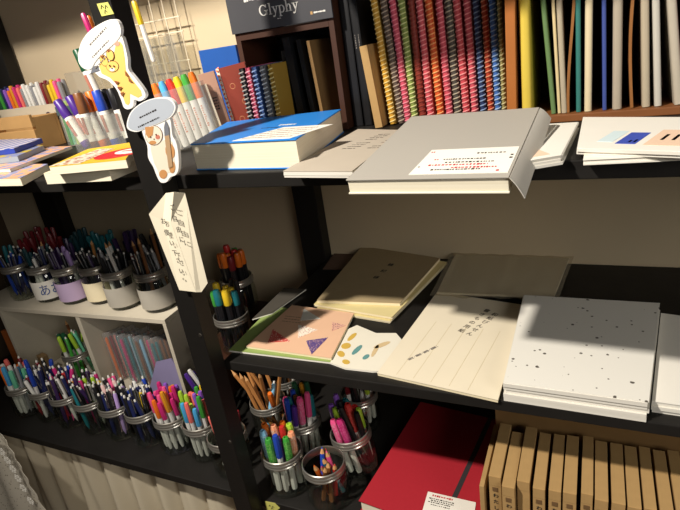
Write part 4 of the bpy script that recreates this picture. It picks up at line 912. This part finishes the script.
# ------------------------------------------------------------------ cat cut-outs on the post
BOARD = mat('white_foam_board', '#e8e6e2', .5, .02); SHADEB = mat('shade_grey_board', '#a9b0ba', .5, .03)  # the grey puts the shade on the calico's white bubble into its colour
def standee(name, label, Y, bubble, body, decals, bub_m, base):
    c = atY(*base, Y)
    r = empty(name, label, 'cut-out', (c.x, Y, c.z))
    def lp(pts): return [((p := atY(x, y, Y)).x - c.x, p.z - c.z) for x, y in pts]
    def crs(P, k=4):
        o_ = []; n = len(P)
        for i in range(n):
            a, b, c_, d = [Vector(P[(i + j) % n]) for j in (-1, 0, 1, 2)]
            for q in range(k):
                t = q / k; o_.append(tuple(.5 * ((2 * b) + (c_ - a) * t + (2 * a - 5 * b + 4 * c_ - d) * t * t + (3 * b - a - 3 * c_ + d) * t ** 3)))
        return o_
    body, bubble = crs(body), crs(bubble)
    MB().prism(lp(body), 0, .0055, RX(90)).build('figure_board', BOARD, r)
    b = MB().prism(lp(bubble), .001, .0062, RX(90)).build('speech_bubble', BOARD, r)
    MB().prism(lp([(sum(p[0] for p in bubble) / len(bubble) * .06 + x * .94, sum(p[1] for p in bubble) / len(bubble) * .06 + y * .94) for x, y in bubble]), .0062, .0064, RX(90)).build('bubble_face', bub_m, b)
    for nm, pts, m, z in decals: MB().prism(lp(pts), .0055 + z, .0058 + z, RX(90)).build(nm, m, r)
    return r, lp
def E(cx, cy, rx, ry, rot=0, n=16):
    t = math.radians(rot); return [(cx + rx * math.cos(a) * math.cos(t) - ry * math.sin(a) * math.sin(t), cy + rx * math.cos(a) * math.sin(t) + ry * math.sin(a) * math.cos(t)) for a in [2 * math.pi * k / n for k in range(n)]]
TIG = mat('tiger_yellow', '#e9c069', .55, .03); BRN = mat('stripe_brown', '#8a4f2c', .6, .05); LIN = mat('outline_brown', '#5a3420', .6); CRM = mat('cat_cream', '#d8cfbc', .6, .03); TAN = mat('cat_tan', '#b98552', .6, .04); NIB = mat('nib_grey', '#6d7078', .45, .05)
decs = [('figure_print', [(123, 41), (126, 45), (128, 58), (129, 70), (136, 80), (144, 90), (145, 95), (141, 97), (133, 93), (133, 102), (131, 104.5), (128.5, 103), (126, 96), (120, 84), (113, 77), (105, 73), (102.5, 66), (104, 60), (110, 63), (116, 58), (119, 45)], TIG, 0),
        ('outline_print', E(116, 66, 6.4, 5.8), LIN, .0003), ('face_print', E(116, 66, 5.9, 5.3), TIG, .0006), ('muzzle_print', E(116, 69, 2.6, 1.8), PAPER, .0009),
        ('paw_outline', E(107.5, 60, 4.0, 6.2, -25), LIN, .0003), ('paw_print', E(107.5, 60, 3.5, 5.6, -25), TIG, .0006), ('paw_outline', E(114, 54.5, 3.9, 6, -15), LIN, .0009), ('paw_print', E(114, 54.5, 3.4, 5.4, -15), TIG, .0012),
        ('inner_ear', E(120, 43, 3.2, 2.6, 30), mat('ear_pink', '#c99a86', .6), .0003)]
for a in ([(129, 70), (133, 76), (129.5, 75)], [(132, 76), (137, 82), (133, 81)], [(118, 80), (123, 81), (120.5, 84)], [(121, 86), (126, 86), (123.5, 90)], [(124, 92), (128, 91), (126, 96)], [(104, 55), (108, 55), (106, 58)], [(111, 49), (115, 50), (112, 52)]): decs.append(('stripe_print', a, BRN, .0015))
for a in (E(113.8, 65, .7, .9), E(118, 65.5, .7, .9), E(116, 67.6, .7, .5)): decs.append(('feature_print', a, LIN, .0018))
decs.append(('nib_print', [(94, 73), (96, 66), (101, 65), (103, 70)], NIB, .0003))
st, lp = standee('cat_cutout', 'yellow tabby cat cut-out with a white speech bubble on the post', .5605, [(82, 60), (82.5, 50), (86, 40), (93, 31), (103, 24), (113, 19.5), (120, 20), (124, 27), (123.5, 36), (117, 44), (108, 52), (100, 60), (95, 68), (90, 69), (85, 66)],
    [(90, 74), (94, 65), (103, 52), (118, 38), (124, 36), (127, 42), (130.5, 57), (131.5, 69), (139, 79), (147, 90), (148, 96), (143, 100.5), (137, 99), (136, 105), (132, 108.5), (127, 107), (124, 99), (119, 88), (111, 80), (103, 76.5), (97, 72)], decs, BOARD, (110, 62))
for k, (x0, x1, y) in enumerate([(-.022, .012, .026), (-.030, .004, .013), (-.036, -.010, .001)]):
    print_lines('lettering', GREYINK, st, T(0, -.0066, 0) @ RX(90) @ RZ(24), [(x0 + .014, x1 + .020, y + .004)], random.Random(k), (.0015, .004), th=.0016)
decs = [('figure_print', [(149, 131), (153, 138), (154, 150), (157, 162), (160, 168), (163, 176), (166, 177), (170, 172), (176, 171), (178, 166), (176, 150), (175, 141), (171, 137), (165, 140), (160, 143), (154, 140)], CRM, 0),
        ('ear_patch', [(148.5, 126), (157, 125.5), (156, 134), (152, 137), (149, 133)], TAN, .0009), ('outline_print', E(157, 134.5, 8.8, 10), LIN, .0003), ('face_print', E(157, 134.5, 8.3, 9.5), CRM, .0006),
        ('cheek_print', E(161, 136, 2.2, 2.2), mat('cheek_red', '#b8705e', .6), .0009), ('patch_print', E(173, 150, 4.5, 8, -10), TAN, .0003), ('patch_print', E(166, 173, 4, 4.5), TAN, .0003), ('patch_print', E(175, 166, 3, 6), TAN, .0003), ('patch_print', E(156, 141.5, 3.5, 2), TAN, .0009),
        ('nib_print', [(169, 119), (172, 126), (172.5, 134), (168, 135), (167.5, 126)], NIB, .0012), ('pen_print', [(168, 135), (172.5, 134), (176, 165), (172, 167)], mat('pen_tan', '#a98b6a', .5), .0012)]
for a in (E(154, 136, .7, .9), E(159.5, 133.6, .7, .9), E(157.5, 138, .7, .5)): decs.append(('feature_print', a, LIN, .0012))
st, lp = standee('cat_cutout', 'calico cat cut-out holding a fountain pen under a bubble greyed for shade', .5605, [(131, 128), (130.5, 120), (135, 110), (145, 102), (157, 97.5), (170, 97), (177, 101.5), (178.5, 108), (174, 116), (163, 122), (150, 127), (140, 131)],
    [(145, 131), (147, 124), (158, 121), (168, 117), (173, 119), (175, 134), (179, 142), (181, 155), (181, 168), (178, 174), (173, 176), (169, 181), (163, 181), (159, 174), (156, 166), (151, 157), (150, 145)], decs, SHADEB, (160, 140))
for k, (x0, x1, y) in enumerate([(-.018, .010, .036), (-.028, .008, .026)]):
    print_lines('lettering', INK, st, T(0, -.0066, 0) @ RX(90) @ RZ(14), [(x0 + .008, x1 + .014, y)], random.Random(k), (.0015, .004), th=.0016)

# ------------------------------------------------------------------ paper note hung on the post
nt_ = [atY(149, 214, .552), atY(166, 193, .560), atY(174, 192, .553), atY(185, 193, .564), atY(207.7, 283, .564), atY(201.5, 292, .560), atY(196, 292, .5545), atY(179.5, 290, .556)]
c = nt_[2]
r = empty('paper_note', 'creased white paper note with handwritten Japanese taped to the black post', 'note', (c.x, c.y, c.z))
NOTE = mat('note_paper', '#e6ddc6', .8, .04, 25, bump=.1, spec=.2)
t = bmesh.new(); V = [t.verts.new(p - c) for p in nt_]; mid = t.verts.new(atY(163, 220, .5575) - c); top2 = t.verts.new(atY(171, 222, .5545) - c)
for f in ((V[0], mid, V[1]), (V[1], mid, top2, V[2]), (V[0], V[7], mid), (mid, V[7], V[6], top2), (V[2], top2, V[6], V[5], V[3]), (V[3], V[5], V[4])): t.faces.new(f)
bmesh.ops.recalc_face_normals(t, faces=t.faces[:]); bmesh.ops.solidify(t, geom=t.faces[:], thickness=.0005)
mb = MB(); mb.add(t); mb.build('sheet', NOTE, r)
def handwrite(s, pts, size):
    for ch, (x, y) in zip(s, pts):
        p = atY(x, y, .5515) - c
        text(ch, size, INK, r, T(*p) @ RX(90) @ RY(-6), 'handwriting')
handwrite('ご自由に', [(172.5, 208), (175, 219), (179, 230), (182, 240)], .0105)
handwrite('お使い下さい。', [(163.5, 221.5), (167, 233), (172, 243.5), (175, 253.5), (178.5, 261), (181.5, 271.5), (184.5, 278)], .0105)

# ------------------------------------------------------------------ curtain and lace below
CUR = mat('cream_curtain', '#cfc4ac', .85, .06, 10, spec=.1)
cu = empty('curtain', 'gathered cream cloth curtain hanging under the bottom board', 'curtain', (-1.0, .615, .42))
def curf(u, v):
    x = -1.5 + u * .89; amp = .008 + .016 * v
    s = math.sin(u * 62 + 1.4 * math.sin(u * 9) + v * 1.4) + .35 * math.sin(u * 131 + 2)
    return Vector((x + 1.0, .036 + amp * s, .011 - v * .42))
MB().grid(curf, 260, 12, thick=.0008).build('cloth', CUR, cu, True)
def ruf(u, v):
    x = -1.5 + u * .89
    return Vector((x + 1.0, .006 + .004 * math.sin(u * 240) + .003 * math.sin(u * 110 + v * 4), .011 - v * .020 - .002 * math.sin(u * 90) * v))
MB().grid(ruf, 300, 3, thick=.0008).build('ruffle', CUR, cu, True)
LACE = pattern_mat('white_lace', '#ddd5c4', '#9d9481', 'dots', 120, .22, .85)
lc = [atY(3, 437, .545), atY(14, 452, .543), atY(24, 468, .541), atY(33, 485, .54), atY(46, 508, .538), atY(58, 535, .535)]
c0 = lc[0]
def lacef(u, v):
    f = v * (len(lc) - 1); i = min(int(f), len(lc) - 2); e = lc[i].lerp(lc[i + 1], f - i)
    e = e + Vector((.004 * math.sin(v * 40), 0, 0)) * (u > .97)
    return Vector((c0.x - .32 + (e.x - c0.x + .32) * u - c0.x, e.y - c0.y + .006 * math.sin(u * 22 + v * 3), e.z - c0.z + (1 - u) * .01))
o = MB().grid(lacef, 40, 30, thick=.0012).build('lace_cloth', LACE, None, True, M=T(*c0)); tag(o, 'white lace cloth with a scalloped edge hanging at the shelf end', 'lace cloth')  # a hanging lace cloth, separate from the curtain
for k in range(9):
    mb = MB()
    f = .06 + k * .11; i = min(int(f * 5), 4); e = lc[i].lerp(lc[i + 1], f * 5 - i)
    for q in range(6):
        a = q * math.pi / 3; mb.lathe([(.0022, 0), (.0036, .0012), (.005, 0)], 10, T(e.x - c0.x - .022 + .008 * math.cos(a), e.y - c0.y - .012, e.z - c0.z + .008 * math.sin(a)) @ RX(90))
    mb.build('lace_flower', PAPER, o, True)

# ------------------------------------------------------------------ light
def lamp(name, loc, tgt, power, col, size, ang=80, blend=.5):
    l = bpy.data.lights.new(name, 'SPOT'); l.energy = power; l.color = col; l.shadow_soft_size = size; l.spot_size = math.radians(ang); l.spot_blend = blend
    o = bpy.data.objects.new(name, l); C.objects.link(o); o.location = loc
    o.rotation_euler = (Vector(tgt) - Vector(loc)).to_track_quat('-Z', 'Y').to_euler(); return o
WARM = (1.0, .925, .82)
lamp('ceiling_spot', (-.84, -.32, 2.25), (-.10, .80, .90), 195, WARM, .035, 88, .85)
lamp('added_left_spot', (-1.3, -.3, 2.3), (-1.05, .95, 1.27), 130, WARM, .035, 36, .6)  # extra spot added to keep the left goods on the top board bright
al = bpy.data.lights.new('added_right_fill', 'AREA'); al.shape = 'DISK'; al.size = .8; al.energy = 12.5; al.color = (1, .955, .88)  # added soft fill from the right, lifts the shade under the top board
ao = bpy.data.objects.new('added_right_fill', al); C.objects.link(ao); ao.location = (1.2, -.6, 1.6)
ao.rotation_euler = (Vector((0, 1, .9)) - ao.location).to_track_quat('-Z', 'Y').to_euler()
w = bpy.data.worlds.new('world'); bpy.context.scene.world = w; w.use_nodes = True
w.node_tree.nodes['Background'].inputs['Color'].default_value = (1.0, .95, .87, 1); w.node_tree.nodes['Background'].inputs['Strength'].default_value = .068
vs = bpy.context.scene.view_settings
vs.view_transform = 'Standard'; vs.look = 'None'; vs.exposure = 0; vs.gamma = 1; vs.use_curve_mapping = False
